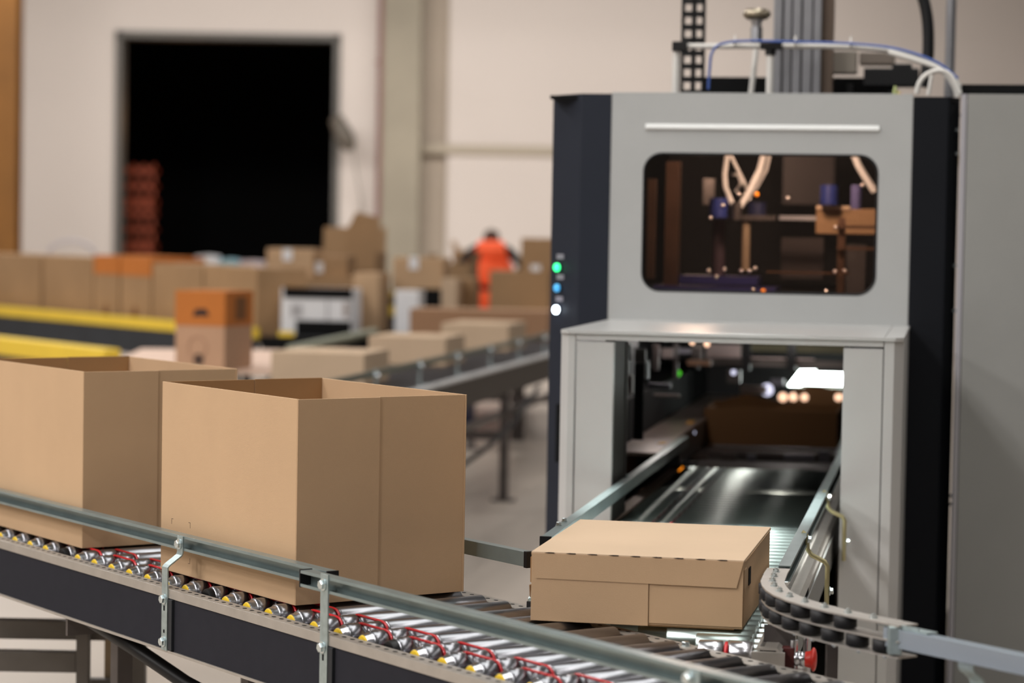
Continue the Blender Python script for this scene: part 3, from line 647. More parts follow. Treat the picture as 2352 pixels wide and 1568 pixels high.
for x0, x1, y0, y1, t_ in ((1500, 1512, 792, 850, 1.9), (1520, 1545, 800, 822, 2.1), (1548, 1556, 790, 870, 2.2), (1488, 1540, 880, 892, 1.7), (1500, 1560, 905, 913, 1.8), (1440, 1452, 862, 905, 1.1), (1560, 1585, 800, 812, 2.4), (1596, 1604, 800, 850, 2.5), (1600, 1625, 1042, 1056, 1.95), (1655, 1690, 1040, 1058, 1.95), (1715, 1735, 1044, 1060, 1.95), (1800, 1870, 1042, 1058, 2.0), (1880, 1905, 1036, 1062, 1.9), (1640, 1662, 1078, 1092, 1.66), (1690, 1760, 1090, 1100, 1.68), (1790, 1880, 1094, 1102, 1.68), (1770, 1800, 870, 886, 2.9), (1700, 1760, 885, 905, 2.8)):
    tbox(x0, x1, y0, y1, t_, .025, fm[rf.randrange(4)], 'fitting')
obj('fitting_shelf', MB().box(.17, .66, 1.86, 2.24, .76, .772), DSTEEL, MC)
# point lights without bodies, added to brighten the machine interior
def plight(name, loc, e, color=(1, .9, .8), r=.05):
    L = bpy.data.lights.new(name, 'POINT'); L.energy = e; L.color = color; L.shadow_soft_size = r
    o = bpy.data.objects.new(name, L); COL.objects.link(o); o.location = loc; return o
plight('tunnel_fill_light', M.w(.45, 2.78, 1.22), 1.1, (1, .93, .88), .05); plight('tunnel_fill_light', M.w(.08, 1.9, 1.28), 2.6, (1, .9, .84), .06); plight('window_fill_light', M.w(.55, 1.06, 1.92), 17, (1, .84, .74)); plight('window_fill_light', M.w(.15, 2.2, 1.9), 10, (1, .82, .70))

# carton inside the tunnel
a = T(1615, 1020, 2.5); b = T(1922, 1020, 2.5); c = T(1615, 936, 2.5); dwn = mat('brown_board_dark', (112, 78, 44), .85)
wd = b.x - a.x; hh = c.z - a.z
t = thing('erected_carton', 'dark brown carton with raised flaps inside the machine tunnel', 'box', M, (a.x, 2.5, .80))
obj('body', MB().box(0, wd, 0, .004, 0, hh).box(0, .004, 0, .45, 0, hh).box(wd - .004, wd, 0, .45, 0, hh).box(0, wd, .446, .45, 0, hh).box(0, wd, 0, .45, 0, .004), dwn, t)
obj('flap', MB().prism([(0, hh), (.005, hh + .004), (.14, hh + .045), (.30, hh + .01), (.305, hh)], .2, .203, 'y'), dwn, t)
obj('flap', MB().prism([(.28, hh - .01), (.32, hh + .055), (.36, hh + .066), (wd - .02, hh + .06), (wd - .005, hh + .035), (wd - .005, hh - .01)], .44, .444, 'y'), dwn, t)
# drive bed the carton stands on
obj('transfer_bed', MB().box(.13, .68, 2.25, 3.6, .76, .80), DSTEEL, MC)

GLINTM = mat('glint_metal', (236, 226, 220), .28, 1)
# inside the window: pneumatic head, posts, hoses
hs = MC
def wtube(pts, r, ma, name='air_hose'):
    return obj(name, MB().tube([T(x, y, t_) for x, y, t_ in pts], r, 10), ma, MC)
wtube([(1672, 345, 1.5), (1664, 400, 1.45), (1666, 430, 1.42), (1682, 470, 1.4)], .009, TUBEW)
wtube([(1672, 345, 1.5), (1690, 380, 1.5), (1712, 425, 1.5), (1722, 460, 1.5)], .006, TUBEW)
wtube([(1756, 345, 1.5), (1745, 390, 1.45), (1725, 430, 1.42), (1700, 475, 1.4)], .010, TUBEW)
wtube([(1770, 345, 1.6), (1760, 390, 1.6), (1738, 430, 1.6), (1712, 465, 1.6)], .006, TUBEW)
wtube([(1680, 400, 1.55), (1696, 402, 1.55), (1702, 420, 1.55), (1690, 440, 1.55)], .005, TUBEW)
wtube([(1960, 350, 1.5), (1972, 380, 1.5), (1990, 410, 1.5), (2010, 440, 1.5)], .012, TUBEW)
def wcyl(x, y0, y1, t_, r, ma, name='cylinder'):
    a = T(x, y0, t_); b = T(x, y1, t_); return obj(name, MB().lathe([(0, r), (a.z - b.z, r)], (a.x, t_, b.z), (0, 0, 1), 20), ma, MC)
wcyl(1650, 455, 500, 1.4, .030, BLUE, 'suction_head'); wcyl(1738, 465, 502, 1.5, .032, mat('dark_blue', (40, 44, 72), .35, coat=.3), 'suction_head'); wcyl(1692, 465, 505, 1.4, .018, DSTEEL, 'hose_manifold')
wcyl(1652, 505, 640, 1.5, .022, mat('mauve_steel', (92, 76, 82), .35, .5), 'guide_post'); wcyl(1714, 500, 620, 1.45, .014, mat('beige_post', (150, 130, 104), .5), 'guide_post')
tbox(1625, 1780, 492, 506, 1.42, .05, DSTEEL, 'cross_head'); tbox(1790, 1880, 495, 506, 1.8, .03, ALU, 'guide_rod')
tbox(1488, 1502, 410, 640, 1.3, .03, BRONZE, 'frame_bar'); tbox(1530, 1556, 370, 660, 1.35, .05, BRONZE, 'frame_bar')
tbox(1800, 1915, 345, 470, 2.6, .05, mat('grey_backplate', (72, 66, 66), .6), 'back_plate'); tbox(1795, 1890, 545, 640, 2.2, .05, mat('mauve_plate', (84, 74, 72), .5, .3), 'back_plate')
tbox(1616, 1640, 410, 470, 2.4, .03, DSTEEL, 'fitting')
wcyl(1905, 425, 470, 1.5, .030, BLUE, 'suction_head'); wcyl(1968, 425, 480, 1.35, .018, mat('violet_part', (84, 82, 120), .3, coat=.4), 'suction_head')
tbox(1875, 2030, 478, 538, 1.55, .2, KR2, 'carton_blank_end'); tbox(1875, 1952, 472, 481, 1.54, .02, KEDGE, 'board_edge')
for y in (521, 570): tbox(1922, 2030, y - 4, y + 5, 1.30, .02, BRONZE, 'chrome_bar')
tbox(1925, 1938, 500, 680, 1.32, .02, BRONZE, 'frame_bar'); tbox(1945, 1985, 560, 690, 1.6, .04, DSTEEL, 'slide_plate')
tbox(1760, 1950, 622, 630, 1.25, .02, mat('warm_bar', (170, 130, 100), .25, .8), 'guide_rod')
tbox(1500, 1780, 655, 700, 1.25, .25, mat('dark_blue_bed', (62, 62, 120), .35, coat=.4), 'suction_bed'); tbox(1560, 1740, 632, 655, 1.35, .2, mat('dark_blue_bed2', (54, 54, 104), .35, coat=.4), 'suction_bed')
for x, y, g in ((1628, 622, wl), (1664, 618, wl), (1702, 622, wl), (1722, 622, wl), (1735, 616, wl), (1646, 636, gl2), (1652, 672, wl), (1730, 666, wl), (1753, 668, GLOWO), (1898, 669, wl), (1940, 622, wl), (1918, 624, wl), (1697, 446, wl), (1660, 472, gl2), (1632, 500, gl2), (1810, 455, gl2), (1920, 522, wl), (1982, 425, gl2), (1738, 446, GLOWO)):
    e = T(x, y, 1.2); obj('glint_ball', MB().lathe([(-.007, .001), (-.005, .005), (0, .007), (.005, .005), (.007, .001)], (e.x, 1.2, e.z), (0, -1, 0), 12), GLINTM if g is not GLOWO else g, MC)  # pale metal balls added to stand for glints; the orange ones glow

# ------------------------------------------------------------------ on the machine roof
ZR = 1.99
def R(px, py, t_): return M.on_y(px, py, t_)
def rthing(name, label, cat, px, t_, group=None):
    p = R(px, 200, t_); return thing(name, label, cat, M, (p.x, t_, ZR), group=group), p.x
def rb(ax, x0, x1, y0, y1, t_, d, base):
    a = R(x0, y0, t_); b = R(x1, y1, t_); return MB().box(a.x - ax, b.x - ax, -d / 2, d / 2, 0 if base else b.z - ZR, a.z - ZR)
# energy chain
t, ax = rthing('energy_chain', 'black perforated cable chain standing upright on the machine roof', 'cable chain', 1590, 1.5)
w3 = .038; zz = 0
for k in range(14):
    lk = MB()
    for x in (-w3, -.004, w3 - .008): lk.box(x, x + .008 + (.0 if x != -.004 else .004), -.02, .02, zz, zz + .041)
    lk.box(-w3, w3, -.02, .02, zz, zz + .016)
    obj('chain_link', lk, BLK, t); zz += .0425
obj('chain_foot', MB().box(-.05, .05, -.03, .03, -.0, .012), BLK, t)
# aluminium column
t, ax = rthing('aluminium_column', 'grooved aluminium profile column rising from the machine roof', 'column', 1830, 1.6)
h = .75
for x0, x1, y in ((-.078, -.05, .0), (-.044, -.02, .006), (-.014, .012, .0), (.018, .048, .006), (.054, .078, .0)): obj('profile_rib', MB().box(x0, x1, -.04 + y, .04, 0, h), ALU, t, .002)
obj('profile_core', MB().box(-.076, .076, -.02, .045, 0, h), DSTEEL, t); obj('side_profile', MB().box(.079, .115, .0, .08, 0, h), mat('bronze_profile', (120, 104, 92), .4, .6), t)
obj('foot_flange', MB().box(-.10, .12, -.06, .09, 0, .012), DSTEEL, t)
# regulator / hand wheel
t, ax = rthing('valve_regulator', 'silver hand wheel valve on a short stem on the machine roof', 'valve', 1735, 1.35)
def zof(py, tt_): return R(1735, py, tt_).z - ZR
obj('hand_wheel', MB().lathe([(zof(45, 1.35), .030), (zof(38, 1.35), .044), (zof(28, 1.35), .044), (zof(22, 1.35), .036)], (0, 0, 0), (0, 0, 1), 24), mat('aged_brass', (172, 160, 140), .3, .8), t)
obj('stem', MB().lathe([(zof(80, 1.35), .014), (zof(60, 1.35), .014), (zof(45, 1.35), .02)], (0, 0, 0), (0, 0, 1), 14).lathe([(zof(98, 1.35), .020), (zof(62, 1.35), .020)], (0, 0, 0), (0, 0, 1), 6, False), ALU, t)
obj('post', MB().tube([(-.02, 0, 0), (-.012, 0, .05), (0, 0, zof(110, 1.35)), (0, 0, zof(98, 1.35))], .009, 10), TUBEW, t)
# white standoffs with black clamps that carry the hose
for px, nm in ((1552, 'left'), (1768, 'middle')):
    t, ax = rthing('hose_support', 'white post with a black clamp holding the hoses, %s one on the machine roof' % nm, 'post', px, 1.2)
    zc = R(px, 118, 1.2).z - ZR
    obj('post', MB().lathe([(0, .012), (zc, .012)], (0, 0, 0), (0, 0, 1), 14), TUBEW, t)
    obj('clamp', MB().box(-.012 if px < 1600 else -.03, .035, -.022, .022, zc, zc + .03) if px < 1600 else MB().box(-.032, .036, -.022, .022, zc + .006, zc + .026).lathe([(zc - .012, .017), (zc + .006, .017)], (0, 0, 0), (0, 0, 1), 14), BLK, t, .002)
def hose(name, label, pts, r, ma, n=60):
    # Catmull-Rom through pixel points lying in one plane across the machine roof
    P = [M.w(*R(x, y, t_)) for x, y, t_ in pts]; out = []
    for i in range(len(P) - 1):
        p0, p1, p2, p3 = P[max(i - 1, 0)], P[i], P[i + 1], P[min(i + 2, len(P) - 1)]
        for k in range(8):
            u = k / 8; out.append(.5 * ((2 * p1) + (p2 - p0) * u + (2 * p0 - 5 * p1 + 4 * p2 - p3) * u * u + (3 * p1 - p0 - 3 * p2 + p3) * u ** 3))
    out.append(P[-1]); o = out[0].copy()
    ob = obj(name, MB().tube([q - o for q in out], r, 10), ma); ob.location = o; return tag(ob, label, 'hose')
hose('air_hose', 'thick white hose arching along the top of the machine to its right corner', [(1575, 106, 1.2), (1700, 106, 1.2), (1820, 106, 1.2), (1950, 108, 1.2), (2040, 115, 1.2), (2110, 130, 1.2), (2165, 155, 1.2), (2195, 185, 1.2), (2210, 218, 1.2)], .009, TUBEW)
hose('air_hose', 'second white hose curving down just inside the thick one at the right roof corner', [(2040, 120, 1.16), (2110, 140, 1.16), (2160, 160, 1.16), (2187, 190, 1.16), (2200, 222, 1.16)], .009, TUBEW)
hose('blue_hose', 'thin blue hose bending down to the roof beside the cable chain', [(1627, 205, 1.17), (1630, 160, 1.17), (1636, 120, 1.17), (1660, 100, 1.17), (1720, 94, 1.17), (1820, 96, 1.17), (1950, 100, 1.17), (2060, 112, 1.17), (2150, 142, 1.17), (2200, 180, 1.17)], .0042, TUBEB)
hose('white_cable', 'white cable forming a small arch at the right end of the machine roof', [(2105, 215, 1.1), (2112, 190, 1.1), (2130, 170, 1.1), (2160, 162, 1.1), (2185, 175, 1.1), (2205, 215, 1.1)], .008, TUBEW)
hose('white_cable', 'short upright white cable end beside the small arch on the roof', [(2132, 218, 1.08), (2136, 195, 1.08), (2140, 172, 1.08)], .006, TUBEW)
for px, py in ((1688, 93), (1827, 95), (1954, 97)):
    p = M.w(*R(px, py, 1.185)); o = obj('cable_tie', MB().lathe([(-.002, .014), (.002, .014)], (0, 0, -.003), (1, -.18, 0), 14).box(-.003, .003, -.004, .004, .008, .018), TUBEW); o.location = p; tag(o, 'white cable tie round the roof hoses, %s of three' % {1688: 'leftmost', 1827: 'middle', 1954: 'rightmost'}[px], 'cable tie', 'cable ties on the roof hoses')
# coloured cable ends
t, ax = rthing('cable_cluster', 'small cluster of green, yellow and orange cable ends on the roof', 'cables', 2062, 1.05)
for x, z, cc in ((-.012, .045, (186, 196, 130)), (-.002, .03, (214, 206, 130)), (.008, .022, (230, 140, 70)), (.018, .02, (200, 190, 180))): obj('cable_end', MB().tube([(x, 0, 0), (x + .002, 0, z * .6), (x + .006, 0, z)], .005, 8), mat('cable_end', cc, .5), t)
# dark roof box and grey drive unit
t, ax = rthing('roof_duct', 'long low black duct lying on the machine roof', 'duct', 1800, 1.9)
a = R(1620, 178, 1.9); b = R(2060, 200, 1.9); obj('duct', MB().box(a.x - ax, b.x - ax, -.03, .03, 0, a.z - ZR), BLKM, t)
t, ax = rthing('drive_unit', 'grey and black motor unit behind the hoses on the machine roof', 'motor', 2000, 1.75)
for x0, x1, y0, y1, ma, nm in ((1890, 1968, 118, 170, mat('pale_grey_unit', (160, 150, 138), .5), 'terminal_box'), (1975, 2055, 122, 150, mat('grey_unit', (120, 108, 98), .5), 'gearbox'), (1985, 2110, 158, 200, BLK, 'motor_body'), (2050, 2095, 148, 165, BLK, 'motor_cap')):
    a = R(x0, y0, 1.75); b = R(x1, y1, 1.75); obj(nm, MB().box(a.x - ax, b.x - ax, -.04, .04, b.z - ZR, a.z - ZR), ma, t, .004)
obj('stand', MB().box(-.08, -.06, -.01, .01, 0, .10).box(.06, .08, -.01, .01, 0, .10), BLK, t)
hose('cable_duct', 'thick black corrugated cable hanging in a curve above the roof corner', [(2095, -60, 1.7), (2118, -10, 1.7), (2128, 30, 1.7), (2132, 70, 1.7), (2132, 120, 1.7), (2128, 165, 1.7), (2120, 200, 1.7)], .020, BLK)
t, ax = rthing('steel_pole', 'slim grey steel pole at the right rear corner of the roof', 'pole', 2180, 1.9)
obj('pole', MB().lathe([(0, .017), (.8, .017)], (0, 0, 0), (0, 0, 1), 14), ALU, t); obj('pole_foot', MB().box(-.04, .04, -.04, .04, 0, .008), DSTEEL, t)

# right-hand cabinet
RC = thing('control_cabinet', 'tall plain grey cabinet at the right edge with a light corner strip', 'cabinet', M, (1.049, .90, 0))
cz = M.on_y(2260, 216, .90).z
obj('door', MB().box(.019, 1.3, 0, .02, .0, cz), GREYC, RC, .001); obj('corner_strip', MB().prism([(0, .006), (.006, 0), (.016, 0), (.018, .004), (.018, .03), (0, .03)], 0, cz, 'z'), mat('corner_strip', (176, 174, 180), .35, .3), RC, .001)
obj('body', MB().box(.02, 1.29, .03, 1.2, 0, cz - .01), GREYC, RC); obj('top_rail', MB().box(.0, 1.3, .25, .30, cz, cz + .045), BLKM, RC)

# ------------------------------------------------------------------ middle conveyor (parallel to the machine), frame K
K = Frame(M.w(-2.0, 0, 0), M.yaw)
MD = thing('middle_conveyor', 'roller conveyor in the middle distance carrying a row of cartons towards the machine', 'conveyor', K, (0, 0, 0))
KX0, KX1 = -.42, .44
obj('side_rail', MB().box(KX1, KX1 + .05, 3.2, 11.2, .79, .805), mat('bright_flange', (226, 226, 226), .4, .2), MD); obj('side_frame', MB().box(KX1 + .01, KX1 + .045, 3.2, 11.2, .64, .79), mat('side_dark', (72, 66, 60), .6), MD)
obj('side_frame', MB().box(KX0 - .04, KX0 - .01, 3.2, 11.2, .64, .80), DSTEEL, MD)
ME_KR = MB().lathe([(KX0, .024), (KX1, .024)], (0, 0, 0), (1, 0, 0), 12).mesh('roller', STEEL)
y = 3.3
while y < 11.1: obj('roller', ME_KR, None, MD, loc=(0, y, .776)); y += .12
obj('guide_rail', MB().box(.36, .385, 3.2, 11.2, .89, .92), mat('green_grey_rail', (104, 110, 98), .4, .6), MD)
y = 3.6
while y < 11.1:
    obj('rail_bracket', MB().box(.388, .396, y, y + .03, .79, .93).box(.385, .5, y, y + .03, .80, .806), ZINCB, MD)
    obj('bracket_bolt', MB().lathe([(0, .016), (.012, .016)], (.397, y + .015, .90), (1, 0, 0), 10), BOLT, MD); y += .95
for y in (4.5, 7.5, 10.8):
    for x in (KX0, KX1): obj('leg', MB().box(x, x + .05, y, y + .05, 0, .66), DSTEEL, MD); obj('foot', MB().box(x - .04, x + .09, y - .03, y + .08, 0, .012), DSTEEL, MD)
    obj('leg_brace', MB().box(KX0, KX1, y + .01, y + .04, .36, .41), DSTEEL, MD)
obj('drive_motor', MB().box(.05, .40, 6.6, 6.9, .50, .63), mat('navy_motor', (30, 40, 96), .5), MD, .01); obj('lower_beam', MB().box(KX1 + .0, KX1 + .03, 3.2, 11.2, .50, .54), DSTEEL, MD)
obj('hanging_cable', MB().tube([K.loc(K.w(.5, 8.5, .62)), (.5, 7.6, .45), (.48, 6.8, .36), (.45, 6.0, .30), (.42, 5.0, .5)], .015, 8), BLK, MD)

# ------------------------------------------------------------------ cartons in the background
def carton(label, fr, x, y, z, w_, d, h, ma=KR, group=None, flaps=None, top=None, extra=None, yaw=0, name='cardboard_carton'):
    """closed carton: body with tape, optional open flaps"""
    t = thing(name, label, 'box', fr, (x, y, z), yaw, group)
    if flaps:
        th = .012
        obj('body', MB().box(0, w_, 0, th, 0, h).box(0, w_, d - th, d, 0, h).box(0, th, 0, d, 0, h).box(w_ - th, w_, 0, d, 0, h).box(0, w_, 0, d, 0, th), ma, t)
        for kind, L_ in flaps:
            if kind == 'back': p = [(d - th, h), (d, h), (d + L_ * .12, h + L_), (d + L_ * .12 - th, h + L_)]; obj('flap', MB().prism(p, 0.01, w_ - .01, 'x'), ma, t)
            if kind == 'left': p = [(0, h), (th, h), (th - L_ * .35, h + L_), (-L_ * .35, h + L_)]; obj('flap', MB().prism(p, .01, d - .01, 'y'), ma, t)
            if kind == 'right': p = [(w_ - th, h), (w_, h), (w_ + L_ * .3, h + L_), (w_ + L_ * .3 - th, h + L_)]; obj('flap', MB().prism(p, .01, d - .01, 'y'), ma, t)
            if kind == 'front': p = [(0, h), (th, h), (-L_ * .5, h - L_ * .4), (-L_ * .5 - th, h - L_ * .4)]; obj('flap', MB().prism(p, .01, w_ - .01, 'x'), ma, t)
    else:
        obj('body', MB().box(0, w_, 0, d, 0, h), ma, t, .003)
        obj('top_seam_tape', MB().box(w_ * .46, w_ * .54, -.001, d, h, h + .001) if w_ < d else MB().box(0, w_, d * .46, d * .54, h, h + .001), top or KEDGE, t)
    return t
# row on the middle conveyor: px of front-left, front-right, side-right, top y
ks = K.on_x; XR = .14
row = [(622, 836, 893, 812, 'nearest one'), (845, 1022, 1066, 775, 'second from the near end'), (1012, 1166, 1206, 745, 'third from the near end'), (1160, 1290, 1330, 728, 'fourth from the near end')]
tf = None
for i, (xl, xr, xs, yt, nm) in enumerate(row):
    # front plane depth where the right corner stands on the rollers at x=XR
    lo_, hi_ = 3.0, 16.0
    for _ in range(40):
        mid = (lo_ + hi_) / 2; 
        if K.on_y(xr, 860, mid).x < XR: lo_ = lo_; hi_ = hi_
        d_ = K.on_y(xr, 860, mid).x - XR
        # camera sees larger x at larger depth for fixed pixel left of the vanishing point
        if d_ > 0: lo_ = mid
        else: hi_ = mid
    ty = (lo_ + hi_) / 2
    xl_ = K.on_y(xl, 860, ty).x; zt_ = K.on_y(xr, yt, ty).z
    row[i] = (ty, xl_, zt_, xs)
    dpt = K.on_x(xs, 860, XR).y - ty
    carton('kraft carton on the middle conveyor, %s' % nm, K, xl_, ty, .801, XR - xl_, max(.3, min(dpt, 1.2)), zt_ - .801, KR3, 'cartons riding on the middle conveyor')
# far belt conveyor on the left with yellow edge (frame N)
FB = thing('belt_conveyor', 'long belt conveyor with a yellow edge strip behind the foreground boxes', 'conveyor', N, (0, 0, 0))
VB = 6.4
za = N.on_x(0, 703, VB); zb = N.on_x(0, 724, VB); zc = N.on_x(395, 728, VB); zd = N.on_x(0, 765, VB)
ztop = za.z; zyb = zb.z
obj('yellow_edge', MB().box(VB, VB + .06, 12.0, 24, zyb, ztop), YEL, FB); obj('side_panel', MB().box(VB + .01, VB + .06, 12.0, 24, zyb - .22, zyb), BELTD, FB)
obj('belt', MB().box(VB + .06, VB + 1.0, 12.0, 24, zyb - .05, zyb - .01), BLKM, FB)
for y in (12.2, 14, 16, 19, 22):
    for x in (VB + .05, VB + .9): obj('leg', MB().box(x, x + .06, y, y + .06, 0, zyb - .05), DSTEEL, FB)
# cartons standing on it: by pixel columns on the plane x=VB+.12
def brow(x0, x1, ytop, label, ma=KR2, band=None, d=.45, group='cartons on the yellow-edged belt conveyor', marks=False, back=.12):
    P1 = N.on_x(x0, 650, VB + back); P0 = N.on_x(x1, 650, VB + back); zt_ = N.on_x((x0 + x1) / 2, ytop, VB + back).z; zb_ = zyb - .01
    L_ = P1.y - P0.y
    t = thing('cardboard_carton', label, 'box', N, (VB + back, P0.y, zb_), 0, group)
    obj('body', MB().box(0, d, 0, L_, 0, zt_ - zb_), ma, t, .004); obj('top_seam_tape', MB().box(d * .46, d * .54, 0, L_, zt_ - zb_, zt_ - zb_ + .002), KEDGE, t)
    if band: obj('printed_band', MB().box(-.003, 0, 0, L_, zt_ - zb_ - band, zt_ - zb_ + .003).box(-.003, d, -.003, 0, zt_ - zb_ - band, zt_ - zb_ + .003).box(0, d, 0, L_, zt_ - zb_ + .002, zt_ - zb_ + .004), ORPR, t)
    if marks: obj('printed_mark', MB().prism([(L_ * .3, .04), (L_ * .7, .04), (L_ * .5, .2)], -.004, -.002, 'x'), ORPR2, t)
    return t
brow(-70, 92, 583, 'plain brown carton at the far left end of the row on the yellow-edged belt')
brow(100, 213, 589, 'plain brown carton second from the left on the yellow-edged belt')
brow(216, 272, 587, 'brown carton with an orange top band, left one of the pair on the yellow-edged belt', KR2, .16, marks=True, d=.5)
brow(277, 346, 590, 'brown carton with an orange top band, right one of the pair on the yellow-edged belt', KR2, .16, marks=True, d=.5)
brow(350, 464, 606, 'pale brown carton right of the orange-banded pair on the yellow-edged belt', KR2)
brow(468, 590, 613, 'brown carton with dark marks, rightmost on the yellow-edged belt', KR2)
# lower yellow guard and pale packing table
YG = thing('yellow_guard_rail', 'broad yellow guard beam above the left open box', 'guard', N, (0, 0, 0))
pa = N.on_z(0, 775, .84)
VG = 3.9
z1_ = N.on_x(0, 775, VG).z; z0_ = N.on_x(0, 815, VG).z
obj('beam', MB().box(VG, VG + .12, 9.3, 15, z0_, z1_), YEL, YG, .01); obj('lower_strip', MB().box(VG + .01, VG + .1, 9.3, 15, z0_ - .06, z0_), DSTEEL, YG)
for y in (9.6, 12, 14.5): obj('post', MB().box(VG + .02, VG + .08, y, y + .06, 0, z0_ - .06), DSTEEL, YG)
c4 = [on_z(235, 842, .80), on_z(690, 850, .80), on_z(648, 803, .80), on_z(325, 800, .80)]
t = thing('packing_table', 'packing table with a pale wooden top under the tall orange-banded carton', 'table', loc=(c4[0].x, c4[0].y, 0))
o0 = c4[0]; vs = [(p.x - o0.x, p.y - o0.y, zz_) for zz_ in (.77, .80) for p in c4]
obj('table_top', MB().add(vs, [(0, 1, 2, 3), (4, 5, 6, 7), (0, 1, 5, 4), (1, 2, 6, 5), (2, 3, 7, 6), (3, 0, 4, 7)]), PINK, t)
cen = (c4[0] + c4[1] + c4[2] + c4[3]) / 4
for p in c4: q = p.lerp(cen, .08) - o0; obj('leg', MB().box(q.x - .025, q.x + .025, q.y - .025, q.y + .025, 0, .77), DSTEEL, t)
# tall orange-banded carton on the table
p0 = on_z(402, 846, .801); ya = -.33
fr = Frame((p0.x, p0.y, 0), ya); wT = fr.on_y(516, 760, 0).x; hT = fr.on_y(402, 667, 0).z - .801; dT = max(.2, fr.on_x(580, 760, wT).y); 
t = thing('tall_carton', 'tall pinkish carton with an orange upper band standing on the pale table', 'box', fr, (0, 0, .801))
PK = mat('pink_kraft', (188, 148, 118), .85, var=.04, scale=5)
bz = hT * .56
obj('body', MB().box(0, wT, 0, dT, 0, hT), PK, t, .003)
obj('printed_band', MB().box(-.002, wT + .002, -.002, dT + .002, bz, hT + .002), ORPR, t)
obj('printed_emblem', MB().prism([(wT * .35, bz + .05), (wT * .7, bz + .055), (wT * .62, bz + .095), (wT * .4, bz + .09)], -.004, -.0025, 'y'), INK, t)
obj('printed_emblem', MB().lathe([(0, .032), (.001, .032)], (wT * .48, -.001, .055), (0, -1, 0), 16, False), INK, t)
obj('printed_emblem', MB().box(wT + .002, wT + .004, dT * .35, dT * .75, bz + .03, hT - .03), ORPR2, t)
rg_ = [(wT * .45 + .055 * math.cos(q * math.pi / 8), -.0015, bz * .5 + .06 * math.sin(q * math.pi / 8)) for q in range(16)]
obj('printed_ring', MB().tube(rg_, .003, 6, closed=True), mat('faint_ink', (168, 128, 104), .8), t)
# cartons heaped in the middle background: (x0,x1,ytop,ybottom,Y)
def heap(label, x0, x1, yt, yb, Y, d=.4, ma=KR2, flaps=None, lab=None, yaw=-.12, top=None, name='cardboard_carton', floorbase=False, group='cartons heaped in the middle background'):
    a = at(x0, yb, Y); b = at(x1, yt, Y); t = carton(label, None, a.x, Y, a.z, b.x - a.x, d, b.z - a.z, ma, group, flaps, top, yaw=yaw, name=name) if False else None
    t = thing(name, label, 'box', loc=(a.x, Y, a.z), yaw=yaw, group=group)
    w_, h = b.x - a.x, b.z - a.z; th = .012
    if flaps:
        obj('body', MB().box(0, w_, 0, th, 0, h).box(0, w_, d - th, d, 0, h).box(0, th, 0, d, 0, h).box(w_ - th, w_, 0, d, 0, h).box(0, w_, 0, d, 0, th), ma, t)
        for kind, L_ in flaps:
            if kind == 'back': obj('flap', MB().prism([(d - th, h), (d, h), (d + L_ * .12, h + L_), (d + L_ * .12 - th, h + L_)], .01, w_ - .01, 'x'), ma, t)
            if kind == 'left': obj('flap', MB().prism([(0, h), (th, h), (th - L_ * .35, h + L_), (-L_ * .35, h + L_)], .01, d - .01, 'y'), ma, t)
            if kind == 'lean': obj('flap', MB().prism([(w_ * .0, h), (w_ * .95, h), (w_ * .95 + L_ * .12, h + L_ * .94), (w_ * .0 + L_ * .12, h + L_)], d - th, d, 'y'), ma, t)
            if kind == 'right': obj('flap', MB().prism([(w_ - th, h), (w_, h), (w_ + L_ * .3, h + L_), (w_ + L_ * .3 - th, h + L_)], .01, d - .01, 'y'), ma, t)
    else:
        obj('body', MB().box(0, w_, 0, d, 0, h), ma, t, .004); obj('top_seam_tape', MB().box(0, w_, d * .44, d * .56, h, h + .002), top or KEDGE, t)
    if lab:
        for lx0, lx1, ly0, ly1 in lab:
            A_ = at(lx0, ly1, Y); B_ = at(lx1, ly0, Y); obj('paper_label', MB().box(A_.x - a.x, B_.x - a.x, -.004, -.001, A_.z - a.z, B_.z - a.z), WHITE, t)
    return t
# supporting tables / conveyors for the heap
HB = thing('sorting_conveyor', 'dark sorting conveyor with yellow strips under the heaped cartons', 'conveyor', loc=(0, 18.2, 0))
q0 = at(640, 765, 18.2); q1 = at(1190, 765, 18.2); zh = at(700, 770, 18.2).z
obj('side_panel', MB().box(q0.x, q1.x + .3, 0, .05, zh - .25, zh - .01), BELTD, HB); obj('bed', MB().box(q0.x, q1.x + .3, .05, 3.5, zh - .06, zh - .01), BLKM, HB)
obj('yellow_strip', MB().box(q0.x, q0.x + .12, -.03, 0, zh - .03, zh + .03), YEL, HB)
for x in (q0.x + .1, 0, q1.x): 
    for y in (.1, 3.3): obj('leg', MB().box(x, x + .06, y, y + .06, 0, zh - .06), DSTEEL, HB)
g = heap
g('large brown carton with two white labels at the left of the heap', 590, 815, 636, 768, 19.6, .6, KR2, lab=[(612, 652, 640, 673), (610, 645, 702, 738)])
g('flat carton with a round white label lying on top of the large labelled carton', 612, 722, 572, 635, 19.65, .45, KR, lab=[(650, 672, 572, 598)])
g('small carton with a pale top and white label left of the tall open flaps', 704, 796, 592, 635, 19.0 + .62, .4, KR2, top=PINK, lab=[(708, 734, 602, 628)]) if False else g('small carton with a pale top and white label below the raised flaps', 724, 798, 588, 636, 19.66, .4, KR2, top=PINK, lab=[(724, 742, 602, 626)])
pc = g('white and black printed carton in front of the large labelled carton', 645, 808, 664, 767, 18.45, .45, WHITE, name='printed_carton')
def onp(x0, x1, y0, y1, Y, t_, ma, nm):
    a = at(x0, y1, Y); b = at(x1, y0, Y); o = t_.location; obj(nm, MB().box(a.x - o.x, b.x - o.x, -.006, -.002, a.z - o.z, b.z - o.z), ma, t_)
